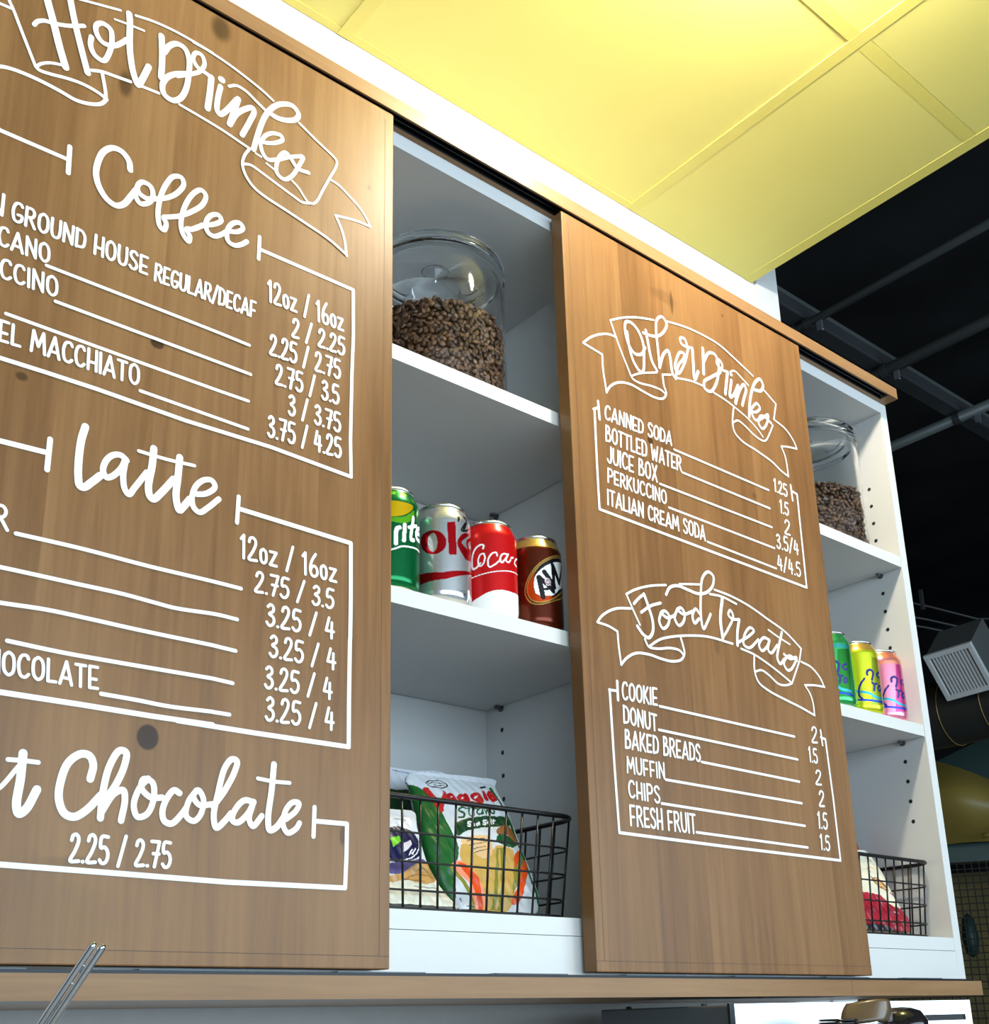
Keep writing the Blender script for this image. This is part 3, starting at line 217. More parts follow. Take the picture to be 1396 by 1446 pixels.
# single-stroke brush capitals: width, strokes in a box one unit high
FONT = {
 'A': (.56, [[(0, 0), (.3, 1), (.54, 0)], [(.1, .28), (.47, .26)]]),
 'B': (.46, [[(.02, 0), (.03, 1)], [(.03, .97), (.25, .98), (.33, .82), (.26, .64), (.05, .56)], [(.05, .56), (.36, .5), (.45, .28), (.34, .06), (.02, .02)]]),
 'C': (.46, [[(.44, .84), (.36, .98), (.16, .96), (.03, .7), (.02, .34), (.12, .06), (.3, .02), (.45, .16)]]),
 'D': (.46, [[(.02, 0), (.03, 1)], [(.0, .97), (.26, .95), (.43, .74), (.45, .4), (.36, .1), (.02, .02)]]),
 'E': (.42, [[(.4, .97), (.03, .97), (.02, .02), (.4, .03)], [(.03, .42), (.34, .42)]]),
 'F': (.42, [[(.4, .97), (.03, .97), (.02, 0)], [(.03, .42), (.34, .42)]]),
 'G': (.48, [[(.45, .86), (.36, .98), (.16, .96), (.03, .7), (.02, .34), (.12, .06), (.3, .02), (.44, .14), (.45, .38), (.26, .38)]]),
 'H': (.46, [[(.02, 0), (.03, 1)], [(.44, 0), (.44, 1)], [(.03, .38), (.44, .38)]]),
 'I': (.06, [[(.03, 0), (.03, 1)]]),
 'J': (.36, [[(.33, 1), (.34, .25), (.26, .03), (.12, .02), (.01, .18)]]),
 'K': (.48, [[(.02, 0), (.03, 1)], [(.43, .99), (.05, .4)], [(.14, .5), (.47, 0)]]),
 'L': (.4, [[(.03, 1), (.02, .02), (.39, .03)]]),
 'M': (.66, [[(.0, 0), (.08, 1), (.33, .3), (.57, 1), (.65, 0)]]),
 'N': (.5, [[(.02, 0), (.04, 1), (.46, 0), (.48, 1)]]),
 'O': (.5, [[(.25, .99), (.08, .86), (.02, .5), (.08, .14), (.25, .01), (.42, .14), (.48, .5), (.42, .86), (.25, .99), (.2, .97)]]),
 'P': (.44, [[(.02, 0), (.03, 1)], [(.03, .97), (.3, .98), (.43, .76), (.34, .5), (.05, .44)]]),
 'R': (.48, [[(.02, 0), (.03, 1)], [(.03, .97), (.3, .98), (.42, .78), (.32, .54), (.05, .48)], [(.2, .5), (.47, 0)]]),
 'S': (.42, [[(.4, .86), (.28, .99), (.1, .94), (.04, .76), (.14, .58), (.32, .44), (.4, .24), (.3, .04), (.12, .02), (.01, .14)]]),
 'T': (.46, [[(0, .97), (.46, .97)], [(.23, .97), (.22, 0)]]),
 'U': (.48, [[(.03, 1), (.03, .3), (.12, .05), (.25, .01), (.38, .07), (.45, .3), (.46, 1)]]),
 'W': (.66, [[(.0, 1), (.14, 0), (.33, .72), (.5, 0), (.66, 1)]]),
 'X': (.48, [[(.02, 1), (.46, 0)], [(.45, 1), (.01, 0)]]),
 '0': (.42, [[(.21, .99), (.06, .85), (.02, .5), (.06, .15), (.21, .01), (.36, .15), (.4, .5), (.36, .85), (.21, .99)]]),
 '1': (.2, [[(0, .82), (.14, 1), (.13, 0)]]),
 '2': (.44, [[(.04, .78), (.1, .95), (.24, 1), (.36, .9), (.37, .72), (.22, .38), (.02, .02), (.43, .03)]]),
 '3': (.42, [[(.06, .88), (.2, 1), (.35, .9), (.34, .7), (.14, .54), (.34, .44), (.41, .24), (.3, .04), (.14, .01), (.02, .14)]]),
 '4': (.5, [[(.2, 1), (.04, .34), (.48, .34)], [(.37, .78), (.36, 0)]]),
 '5': (.44, [[(.41, .98), (.1, .98), (.07, .56), (.24, .6), (.4, .46), (.42, .22), (.3, .03), (.14, .01), (.02, .12)]]),
 '6': (.44, [[(.34, 1), (.12, .66), (.03, .3), (.12, .04), (.26, .01), (.4, .12), (.4, .34), (.28, .46), (.12, .4), (.05, .25)]]),
 '7': (.42, [[(.0, .97), (.41, .97), (.18, 0)], [(.1, .5), (.4, .5)]]),
 '/': (.34, [[(.0, -.06), (.34, 1.06)]]),
 '.': (.05, [[(.02, .02), (.04, .02)]]),
 'o': (.34, [[(.17, .6), (.05, .52), (.02, .3), (.06, .08), (.17, .01), (.28, .08), (.32, .3), (.28, .52), (.17, .6)]]),
 'z': (.36, [[(.02, .58), (.34, .58), (.01, .02), (.35, .02)]]),
 ' ': (.2, []),
}
STRAIGHT = set('AEFHIKLMNTWX/4z17.')
def write_word(parent, name, text, org, y, o):
    """hand lettering: origin, baseline vector and height vector in half millimetres"""
    b = np.array(o[:2]) / 2000.; xv = np.array(o[2:4]) / 2000.; hv = np.array(o[4:6]) / 2000.
    gap = .17
    total = sum(FONT[c][0] for c in text) + gap * (len(text) - 1)
    mb = MB(); x = 0.; H = np.linalg.norm(hv); w = min(.0031, H * .145)
    for c in text:
        wd, sts = FONT[c]
        for st in sts:
            P = [b + xv * ((x + px_) / total) + hv * py_ * (1 + .03 * math.sin(x * 9)) for px_, py_ in st]
            if c not in STRAIGHT: ribbon(mb, smooth_pts(P, 5), w, y)
            else:
                for p0_, p1_ in zip(P[:-1], P[1:]): ribbon(mb, [p0_, p1_], w, y)
        x += wd + gap
    return mb.build(name, M_paint, parent)
def paint_part(parent, name, strokes, y):
    mb = MB()
    for st in strokes:
        w = st[0] / 1000.; P = [np.array(st[i:i + 2]) / 2000. for i in range(1, len(st), 2)]
        if w > 0 and len(P) > 2: ribbon(mb, smooth_pts(P, 6), w * (.88 if name == 'heading_text' else 1), y)
        else:
            for p0_, p1_ in zip(P[:-1], P[1:]): ribbon(mb, [p0_, p1_], abs(w), y)
    return mb.build(name, M_paint, parent)

# ------------------------------------------------------------------ setting
YW = .3355; ZC = 1.4766; XC = .9004
mb = MB(); mb.box(-3.0, .9865, YW, YW + .12, -1.45, 3.35)
struct(mb.build('wall_back', M_wall, origin=(-1, YW, -1.45)))
mb = MB(); mb.box(.9123, .9885, YW - .006, YW + .13, -1.45, 3.35)
struct(mb.build('trim_1', M_wall, origin=(.95, YW, -1.45)))
mb = MB(); mb.box(-5, 9, -6, 7, -1.5, -1.45)
struct(mb.build('floor', noise_mat('pale floor', (.30, .30, .30, 1), (.34, .34, .34, 1), 3, .5), origin=(0, 0, -1.45)))
# suspended yellow ceiling: grid with lay-in tiles, edge channel and wall angle
ceil = bpy.data.objects.new('ceiling', None); COL.objects.link(ceil); ceil.location = (0, 0, ZC); ceil['_o'] = (0, 0, ZC); struct(ceil)
GX = [-1.489, -.823, -.1567, .5097]; GY = [-.198, -.862]; GW = .024; YF = -1.35
g = MB()
for x in GX: g.box(x, x + GW, YF, YW - .002, ZC, ZC + .03)
for y in GY: g.box(-2.2, XC, y, y + GW, ZC + .0004, ZC + .03)
g.build('grid', M_yellow2, ceil)
g = MB(); g.box(XC - .026, XC, YF, YW - .001, ZC, ZC + .004); g.box(XC - .004, XC, YF, YW - .001, ZC + .004, ZC + .07)
g.build('edge_channel', M_yellow2, ceil)
g = MB(); g.box(-2.2, XC - .026, YW - .016, YW - .001, ZC + .001, ZC + .004); g.box(-2.2, XC - .026, YW - .003, YW - .001, ZC + .004, ZC + .03)
g.build('wall_angle', M_yellow2, ceil)
xs = [-2.2] + GX + [XC - .024]; ys = [YF] + sorted(GY) + [YW]
for i in range(len(xs) - 1):
    for j in range(len(ys) - 1):
        a0 = xs[i] + (GW if i else 0) + .001; a1 = xs[i + 1] - .001; b0 = ys[j] + (GW if j else 0) + .001; b1 = ys[j + 1] - .004
        dz = .0016 if i < len(xs) - 2 else .0002
        t = MB(); t.box(a0 - .006, a1 + .006, b0 - .006, b1 + .003, ZC + dz + .0005, ZC + dz + .015); t.build('tile', M_yellow, ceil)
# open black ceiling beyond
M_black = noise_mat('black sprayed deck', (.006, .0062, .0064, 1), (.014, .0145, .015, 1), 2.0, .55)
M_pipe = mat('dark green-grey conduit', (.075, .085, .082, 1), .45)
M_bsteel = mat('black painted steel', (.034, .037, .040, 1), .45)
d = MB(); nx, ny = 90, 60
vs = []
for i in range(nx + 1):
    for j in range(ny + 1):
        x = .9 + 8 * i / nx; y = -5 + 11 * j / ny
        vs.append((x, y, 3.35 + .035 * math.sin(x * 2.6 + .9 * math.sin(y * 1.7)) + .03 * abs(math.sin(x * 4.1 + y * .8)) ** 3))
d.add(vs, [(i * (ny + 1) + j, i * (ny + 1) + j + 1, (i + 1) * (ny + 1) + j + 1, (i + 1) * (ny + 1) + j) for i in range(nx) for j in range(ny)])
d.add([(-3, -6, 3.5), (9, -6, 3.5), (9, 6.5, 3.5), (-3, 6.5, 3.5)], [(0, 1, 2, 3)])
struct(d.build('ceiling_open', M_black, smooth=True, origin=(4, 0, 3.35)))
d = MB(); d.box(8.6, 8.75, -6, 6.5, -1.45, 3.5); struct(d.build('wall_right', M_black, origin=(8.6, 0, -1.45)))
d = MB(); d.box(.99, 8.75, 6.3, 6.45, -1.45, 3.5); struct(d.build('wall_far', M_black, origin=(4, 6.3, -1.45)))

# overhead steel and pipes
M_clamp = mat('zinc clamp', (.34, .35, .36, 1), .35, .7)
b = thing('roof_beam', (3, 1.3, 2.6), 'black steel roof beam running under the open black ceiling, crossed by the pipes', 'beam')
q = MB(); q.box(1.2, 6.2, 1.27, 1.345, 2.60, 2.655); q.build('box_section', M_bsteel, b, bevel=.006)
q = MB(); q.box(1.2, 6.2, 1.262, 1.275, 2.648, 2.668); q.build('top_lip', M_pipe, b)
for x in (2.0, 4.4):
    q = MB(); q.tube([(x, 1.3, 2.732), (x, 1.3, 3.33)], .008); q.build('hanger_rod', M_bsteel, b)
for x, y0, y1, r, lab in ((2.60, -1.6, 2.3, .017, 'thin grey conduit pipe nearest the yellow ceiling edge, crossing under the roof beam'), (3.145, -2.2, 2.6, .026, 'thick green-grey pipe crossing the roof beam, second from the yellow ceiling'), (3.78, 1.13, 3.2, .024, 'short dark pipe ending just past the roof beam, farthest from the yellow ceiling')):
    p_ = thing('overhead_pipe', (x, 1.3, 2.57), lab, 'pipe', 'pipes under the black ceiling')
    zc = 2.6 - r - .003
    q = MB(); q.tube([(x, y0, zc), (x, y1, zc)], r, 14); q.build('pipe_run', M_pipe, p_, smooth=True)
    for yy in ((1.27, 1.34, y0 + .35) if y0 < 0 else (1.29,)):
        q = MB(); q.tube([(x, yy - .014, zc), (x, yy + .014, zc)], r + .006, 14); q.build('collar', M_bsteel, p_, smooth='edge')
    for yy in ((1.22, y0 + .3) if y0 < 0 else (1.20,)):
        q = MB(); q.box(x - .004, x + .004, yy - .012, yy + .012, zc - r - .035, zc - r + .004); q.tube([(x, yy, zc - r - .02), (x + .02, yy, zc - r - .03)], .004); q.build('clamp', M_clamp, p_)
# air duct with its grille box
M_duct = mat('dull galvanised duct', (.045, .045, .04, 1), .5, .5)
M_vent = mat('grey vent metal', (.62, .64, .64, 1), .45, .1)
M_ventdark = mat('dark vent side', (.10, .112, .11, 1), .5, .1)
TL = Vector((3.5903, 1.5235, 1.4397)); TR = Vector((3.5998, 1.3058, 1.4500)); BL = Vector((3.7441, 1.5354, 1.2621))
a = (TR - TL); bb = BL - TL; wv, hv = a.length, bb.length; a.normalize(); bb = (bb - a * bb.dot(a)).normalized(); nn = -a.cross(bb)
if nn.dot(Vector((-1, 0, -.5))) < 0: nn = -nn
P3 = lambda u, v, w: TL + a * u + bb * v + nn * w
v_ = thing('air_vent', TL + a * wv / 2 + bb * hv / 2, 'grey square air vent grille on its duct box beside the right cabinet end', 'vent')
def obox(mb, u0, u1, v0, v1, w0, w1):
    vs = [P3(u, v, w) for w in (w0, w1) for (u, v) in ((u0, v0), (u1, v0), (u1, v1), (u0, v1))]
    mb.add(vs, [(3, 2, 1, 0), (4, 5, 6, 7), (0, 1, 5, 4), (1, 2, 6, 5), (2, 3, 7, 6), (3, 0, 4, 7)])
q = MB(); F = .022
obox(q, 0, wv, 0, F, -.01, .008); obox(q, 0, wv, hv - F, hv, -.01, .008); obox(q, 0, F, F, hv - F, -.01, .008); obox(q, wv - F, wv, F, hv - F, -.01, .008)
q.build('frame', M_vent, v_, bevel=.002)
q = MB(); obox(q, F, wv - F, F, hv - F, -.03, -.024); q.build('backing', M_dark, v_)
for k in range(11):
    u = F + .006 + (wv - 2 * F - .012) * (k + .5) / 11
    q = MB(); obox(q, u - .0040, u + .0040, F, hv - F, -.022, .002); q.build('louver', M_vent, v_)
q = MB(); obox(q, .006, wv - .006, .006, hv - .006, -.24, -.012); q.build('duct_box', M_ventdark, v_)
dct = thing('round_duct', (3.98, 1.5, 1.22), 'dark round air duct behind and below the vent grille', 'duct')
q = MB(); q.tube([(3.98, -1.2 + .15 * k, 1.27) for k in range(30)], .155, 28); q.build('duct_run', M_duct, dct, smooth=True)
for yy in (1.2, 1.42, 1.62):
    q = MB(); q.tube([(3.98 + .158 * math.cos(t), yy, 1.27 + .158 * math.sin(t)) for t in np.linspace(0, 2 * PI, 33)[:-1]], .0022, 6, closed=True); q.build('band', mat('brass coloured wire', (.30, .20, .06, 1), .4, .4), dct)
# bare conduits left of the vent, far away
pp = thing('wall_conduit', (4.1, 1.7, 1.82), 'thin bent grey conduits in the dark just above the air vent', 'conduit')
for k, (dz, l) in enumerate(((0, .34), (-.075, .22), (-.12, .16))):
    q = MB(); q.tube([(3.9, 1.80, 1.86 + dz), (4.0 + l * .3, 1.73, 1.845 + dz), (4.0 + l, 1.62, 1.80 + dz), (4.06 + l, 1.57, 1.80 + dz)], .006, 8); q.build('conduit_run', M_bsteel, pp, smooth=True)
q = MB(); q.box(3.985, 4.0, 1.70, 1.715, 1.80, 1.90); q.build('bracket', M_bsteel, pp)

# play structure behind
M_teal = mat('teal vinyl pad', (.006, .035, .032, 1), .5)
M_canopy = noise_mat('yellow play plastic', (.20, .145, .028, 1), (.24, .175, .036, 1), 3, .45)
M_net = mat('black netting', (.012, .011, .008, 1), .8)
ps = thing('play_structure', (4.95, 2.0, -1.45), 'yellow indoor play structure with teal padded beams seen past the cabinet end', 'playground')
def quadslab(name, pts, n, th, m_):
    n = Vector(n).normalized(); q = MB(); f = [Vector(p) for p in pts]; bk = [p + n * th for p in f]; k = len(f)
    q.add(f + bk, [tuple(range(k)), tuple(range(k, 2 * k))[::-1]] + [(i, (i + 1) % k, k + (i + 1) % k, k + i) for i in range(k)]); return q.build(name, m_, ps)
D = Vector((5.1023 - 4.6374, 0, 0)); away = (.84, .5, .0); e1 = Vector((.51, -.86, 0))
def bar(name, c, half, z0, z1, th, m_, tilt=0):
    c = Vector(c); A = c - e1 * half; B = c + e1 * half
    return quadslab(name, [(A.x, A.y, z0), (B.x, B.y, z0 + tilt), (B.x, B.y, z1 + tilt), (A.x, A.y, z1)], away, th, m_)
bar('padded_beam', (4.86, 2.11, 0), .75, .70, .80, .10, M_teal)
A_ = Vector((4.92, 2.15, 0)) - e1 * .75; B_ = Vector((4.92, 2.15, 0)) + e1 * .75
quadslab('padded_roof_beam', [(A_.x, A_.y, .80), (B_.x, B_.y, .80), (B_.x, B_.y, 1.60), (A_.x, A_.y, 1.0)], away, .10, M_teal)
for s in (-.75, .75):
    c = Vector((4.93, 2.15, 0)) + e1 * s; q = MB(); q.tube([(c.x, c.y, -1.45), (c.x, c.y, 1.36)], .06, 16); q.build('padded_post', M_teal, ps, smooth='edge')
# bulging yellow tunnel panel between the beams
q = MB(); nu, nv = 24, 12; vs = []
for i in range(nu + 1):
    for j in range(nv + 1):
        u = -1 + 2 * i / nu; v = j / nv; c = Vector((4.80, 2.07, 0)) + e1 * (.62 * u)
        bul = .16 * math.sin(PI * min(1, max(0, v))) * (1 - u * u * .5) + .03 * math.cos(u * 9)
        top = 1.235 - .30 * (u + .17)
        vs.append((c.x - .84 * bul, c.y - .5 * bul, .79 + (top - .79) * v))
q.add(vs, [(i * (nv + 1) + j, (i + 1) * (nv + 1) + j, (i + 1) * (nv + 1) + j + 1, i * (nv + 1) + j + 1) for i in range(nu) for j in range(nv)])
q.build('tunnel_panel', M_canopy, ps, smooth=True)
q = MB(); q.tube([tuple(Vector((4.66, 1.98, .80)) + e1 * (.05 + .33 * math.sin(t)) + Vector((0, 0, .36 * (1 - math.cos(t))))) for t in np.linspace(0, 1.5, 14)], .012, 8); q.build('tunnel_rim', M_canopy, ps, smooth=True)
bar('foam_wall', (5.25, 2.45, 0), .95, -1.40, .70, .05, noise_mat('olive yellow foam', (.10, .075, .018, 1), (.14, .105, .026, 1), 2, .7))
q = MB(); c0 = Vector((4.86, 2.11, 0))
for k in range(41):
    c = c0 + e1 * (-.72 + 1.44 * k / 40); q.tube([(c.x, c.y, -.9), (c.x, c.y, .70)], .0032, 5, caps=False)
for k in range(46):
    z = -.9 + 1.6 * k / 45; A = c0 - e1 * .72; B = c0 + e1 * .72; q.tube([(A.x, A.y, z), (B.x, B.y, z)], .0032, 5, caps=False)
q.build('net', M_net, ps)
q = MB(); nb = []
for k in range(9):
    t = k / 8 * 2 * PI; nb.append((.07 * math.cos(t), .1 * math.sin(t)))
q.lathe(4.95, 2.22, [(.001, .22), (.03, .24), (.042, .32), (.03, .42), (.001, .45)], 16); q.build('hanging_ball', M_teal, ps, smooth=True)

# ------------------------------------------------------------------ cabinet units
YCF = .026; YCB = .3255; TH = .0196
ZT0, ZT1, S1, S2, ZB = .9843, 1.0051, .7034, .4031, .0600
def cabinet(x0, x1, label):
    c = thing('wall_cabinet', ((x0 + x1) / 2, .18, 0), label, 'cabinet', 'white wall cabinets behind the boards')
    for s, (a0, a1) in ((1, (x0, x0 + TH)), (-1, (x1 - TH, x1))):
        q = MB(); q.box(a0, a1, YCF, YCB, -.0018, ZT1 - .0001)
        xf = a1 + .0002 if s == 1 else a0 - .0002
        for y in (.068, .284):
            for k in range(19):
                z = .249 + .0333 * k
                ring = [(xf, y + .0034 * math.cos(t), z + .0034 * math.sin(t)) for t in np.linspace(0, 2 * PI, 13)[:-1]]
                q.add(ring, [tuple(range(12))], 1)
        q.build('side_panel', [M_cab, M_dark], c)
    i0, i1 = x0 + TH + .0003, x1 - TH - .0003
    for nm, z0, z1, y1 in (('top_panel', ZT0, ZT1 - .0001, YCB), ('bottom_panel', ZB - .0196, ZB, YCB), ('fascia', -.0018, ZB - .0203, YCF + .018)):
        q = MB(); q.box(i0, i1, YCF, y1 - (.0 if nm == 'fascia' else .007), z0, z1); q.build(nm, M_cab, c)
    q = MB(); q.box(i0, i1, YCB - .006, YCB, ZB, ZT0); q.build('back_panel', M_cab, c)
    for z in (S1, S2):
        q = MB(); q.box(i0 + .0015, i1 - .0015, YCF + .0005, YCB - .0085, z - .0194, z); sh = q.build('shelf', M_cab, c)
        for xx, s in ((i0, 1), (i1, -1)):
            for y in (.068, .284):
                q = MB(); q.tube([(xx, y, z - .0222), (xx + s * .012, y, z - .0222)], .0027, 10); q.tube([(xx, y, z - .0222), (xx + s * .002, y, z - .0222)], .0052, 10)
                q.build('shelf_pin', M_steelgrey, sh)
    return c
cabinet(-.5627, .1327, 'white open wall cabinet between the two wooden menu boards')
cabinet(.1329, .8278, 'white open wall cabinet at the right end, half behind the smaller board')

# rails
tr = thing('top_rail', (0, .15, 1.0052), 'long wooden top rail along the upper edge of the white cabinets', 'rail')
q = MB(); X0, X1 = -.95, .8246
q.box(X0, X1, -.0014, YW - .002, 1.0135, 1.0262); q.box(X0, X1, -.0014, .0012, 1.0052, 1.0136); q.box(X0, X1, .0192, YW - .002, 1.0052, 1.0136); q.box(X1 - .024, X1, .0011, .0193, 1.0052, 1.0136)
q.build('rail_board', M_rail, tr)
q = MB(); q.box(X0, X1 - .025, .0014, .019, 1.0118, 1.0133); q.box(X0, X1 - .025, .0014, .0028, 1.0058, 1.0118); q.box(X0, X1 - .025, .0174, .019, 1.0058, 1.0118); q.box(X0, X1 - .025, .0096, .0108, 1.007, 1.0118)
q.build('door_track', M_track, tr)
br = thing('bottom_rail', (0, .15, -.0265), 'long wooden bottom rail under the white cabinets and menu boards', 'rail')
q = MB(); q.box(X0, .4735, -.004, .33, -.0268, -.0061); q.box(.4741, .8175, -.004, .33, -.0268, -.0061); q.build('rail_board', M_rail, br)
q = MB(); q.box(X0, .80, .0005, .021, -.0060, -.0030); q.build('door_track', M_track, br)
for k in range(9):
    q = MB(); q.box(-.9 + .19 * k, -.9 + .19 * k + .10, .004, .017, -.0031, -.0019); q.build('track_insert', mat('blue-grey insert', (.10, .13, .15, 1), .4), br)

# ------------------------------------------------------------------ menu boards
def menu_board(x0, x1, label, wood, paint, words):
    b = thing('menu_board', (x0, 0, 0), label, 'sign', 'sliding wooden menu boards')
    q = MB(); q.box(x0, x1, 0.0, .0204, .0, 1.0); q.build('panel', wood, b, bevel=.0012)
    q = MB()
    for (a0, a1, c0, c1) in ((x0 + .0005, x1 - .0005, .0118, .0123), (x1 - .0125, x1 - .0120, .012, .988), (x0 + .0120, x0 + .0125, .012, .988)):
        q.box(a0, a1, -.00012, .0, c0, c1)
    q.build('edge_seam', mat('edge seam', (.09, .05, .025, 1), .6), b)
    for nm, sts in paint: paint_part(b, nm, sts, -.0004)
    for nm, t, o in words: write_word(b, nm, t, x0, -.0004, o)
    return b
menu_board(-.8071, -.2751, 'large left wooden menu board lettered Hot Drinks, Coffee, Latte', M_left, LEFT_PAINT, LEFT_WORDS)
menu_board(0, .5318, 'right wooden menu board lettered Other Drinks and Food Treats', M_right, RIGHT_PAINT, RIGHT_WORDS)

# ------------------------------------------------------------------ raster art helpers
PAL = dict(yellow=(245, 200, 20), lime=(110, 200, 40), white=(240, 240, 240), red=(190, 10, 25), silver=(205, 208, 212), black=(18, 18, 22), gray=(110, 112, 118), pale=(225, 215, 225), gold=(205, 165, 85), brown=(96, 36, 16), orange=(225, 80, 25), navy=(28, 22, 110), teal=(50, 170, 190), blue=(30, 70, 190), limey=(205, 215, 40), olive=(150, 165, 40), green=(60, 165, 95), teal2=(45, 150, 150), green2=(30, 120, 40), pink=(235, 140, 170), peach=(250, 150, 120), magenta=(210, 70, 140), green3=(20, 80, 40), dark=(30, 25, 30), tan=(230, 190, 140), olive2=(130, 130, 50), brownveg=(150, 95, 50), cream=(235, 228, 205), purple=(90, 80, 130), tan2=(200, 150, 85), tan3=(225, 180, 120), brown2=(130, 85, 45), redbag=(165, 25, 45), sprite=(5, 110, 60), spritedk=(0, 80, 45), coke=(205, 15, 20), bagwhite=(212, 215, 221), leaf=(20, 92, 36), leafdark=(14, 62, 30), navy2=(20, 20, 66))
def in_poly(X, Y, P):
    r = np.zeros(X.shape, bool); n = len(P)
    for i in range(n):
        x1, y1 = P[i]; x2, y2 = P[(i + 1) % n]
        if y1 == y2: continue
        c = (y1 > Y) != (y2 > Y)
        r ^= c & (X < (x2 - x1) * (Y - y1) / (y2 - y1) + x1)
    return r
def seg_dist(X, Y, P, closed=False):
    d = np.full(X.shape, 1e9); n = len(P)
    for i in range(n if closed else n - 1):
        a_ = np.array(P[i], float); b_ = np.array(P[(i + 1) % n], float); v = b_ - a_; l = max(v @ v, 1e-9)
        t = np.clip(((X - a_[0]) * v[0] + (Y - a_[1]) * v[1]) / l, 0, 1)
        d = np.minimum(d, np.hypot(X - a_[0] - t * v[0], Y - a_[1] - t * v[1]))
    return d
def paint_grid(X, Y, base, layers, names):
    idx = np.full(X.shape, names.index(base), int)
    for kind, colr, fl in layers:
        P = [np.array(fl[i:i + 2]) for i in range(0, len(fl), 2)]
        if colr not in names: names.append(colr)
        if kind == 'f':
            if len(P) > 6: P = smooth_pts(P, 4, True)
            mk = in_poly(X, Y, P)
        else:
            w = float(kind[1:]); P = smooth_pts(P, 5) if len(P) > 2 else P
            mk = seg_dist(X, Y, P) < w / 2
        idx[mk] = names.index(colr)
    return idx
def ink(colr, metal, rough): return mat('%s %s' % ('ink' if metal else 'film', colr), rgb(*PAL[colr]), rough, metal)

# ------------------------------------------------------------------ cans
M_alu = mat('bare aluminium', (.72, .72, .72, 1), .25, 1.0)
RC = .0344; HC = .127
CPROF = [(.0250, .0), (.0262, .0012), (.0272, .003), (.0300, .0062), (.0326, .0092), (.0340, .0125), (.0344, .0165)]
CTOP = [(.0344, .1065), (.0338, .1105), (.0318, .1155), (.0296, .1200), (.0283, .1228), (.0281, .1240)]
def can(x, y, base, art, label, bands=(), rim=M_alu, metal=.65):
    c = thing('soda_can', (x, y, S2), label, 'can', 'soda cans on the middle shelves')
    zs = np.concatenate([[p[1] for p in CPROF], np.linspace(.0165, .1065, 130)[1:-1], [p[1] for p in CTOP]])
    rs = np.interp(zs, [p[1] for p in CPROF] + [p[1] for p in CTOP], [p[0] for p in CPROF] + [p[0] for p in CTOP])
    th = np.concatenate([np.linspace(-2.3, .75, 150), np.linspace(.75, 2 * PI - 2.3, 40)[1:-1]])
    n = len(th); q = MB()
    for z, r in zip(zs, rs):
        for t in th: q.v.append((x + r * math.sin(t), y - r * math.cos(t), S2 + z))
    thc = th.copy(); thn = np.roll(th, -1); thn[-1] += 2 * PI; tm = (thc + thn) / 2; tm = np.where(tm > PI, tm - 2 * PI, tm)
    zm = (zs[1:] + zs[:-1]) / 2
    X, Y = np.meshgrid(tm * RC * 1000, zm * 1000)
    names = ['_alu', base]
    L_ = list(art)
    for (z0, z1, colr) in bands: L_.insert(0, ('f', colr, [-200, z0, 200, z0, 200, z1, -200, z1]))
    idx = paint_grid(X, Y, base, L_, names)
    idx[Y < 5.0] = 0; idx[Y > 123.0] = 0
    for i in range(len(zs) - 1):
        for j in range(n): q.f.append((i * n + j, i * n + (j + 1) % n, (i + 1) * n + (j + 1) % n, (i + 1) * n + j)); q.m.append(int(idx[i, j]))
    q.build('body', [M_alu if k == '_alu' else ink(k, metal if k not in ('white', 'black', 'navy') else .0, .24) for k in names], c, smooth=True)
    z = S2
    q = MB(); q.lathe(x, y, [(.0279, z + .1238), (.0290, z + .1250), (.0290, z + .1266), (.0280, z + .1272), (.0268, z + .1262), (.0262, z + .1215), (.0235, z + .1205), (.0232, z + .1222), (.0005, z + .1222)], 48); q.build('lid', rim, c, smooth=True)
    q = MB(); q.tube([(x + .011 * math.cos(t) * .75, y - .004 + .011 * math.sin(t), z + .1240) for t in np.linspace(0, 2 * PI, 17)[:-1]], .0016, 6, closed=True); q.box(x - .004, x + .004, y - .008, y + .002, z + .1222, z + .1238); q.build('pull_tab', M_alu, c, smooth=True)
    q = MB(); q.lathe(x, y, [(.0250, z), (.024, z + .001), (.0225, z + .004), (.001, z + .0095)], 40); q.build('base_dome', M_alu, c, smooth=True)
    return c
can(-.2326, .0665, 'sprite', CAN_ART['sprite'], 'green soda can with yellow lemon and white lettering, leftmost on the middle shelf')
can(-.1574, .0670, 'silver', CAN_ART['diet'], 'silver soda can with big red letters between the green and the red can', metal=.8)
can(-.0834, .0690, 'coke', CAN_ART['coke'], 'red soda can with white script and white lower part on the middle shelf', metal=.35)
can(-.0079, .0700, 'brown', CAN_ART['aw'], 'brown root beer can with slanted oval emblem beside the right menu board', bands=((112, 127, 'gold'),))
can(.618, .0665, 'green', CAN_ART['lc1'], 'green and teal sparkling water can partly hidden by the right menu board')
can(.6968, .0679, 'limey', CAN_ART['lc2'], 'yellow sparkling water can with navy script, middle one of three in the right cabinet', bands=((112, 127, 'gold'),))
can(.7715, .0704, 'pink', CAN_ART['lc3'], 'pink and orange sparkling water can nearest the right cabinet wall', bands=((112, 127, 'peach'),))

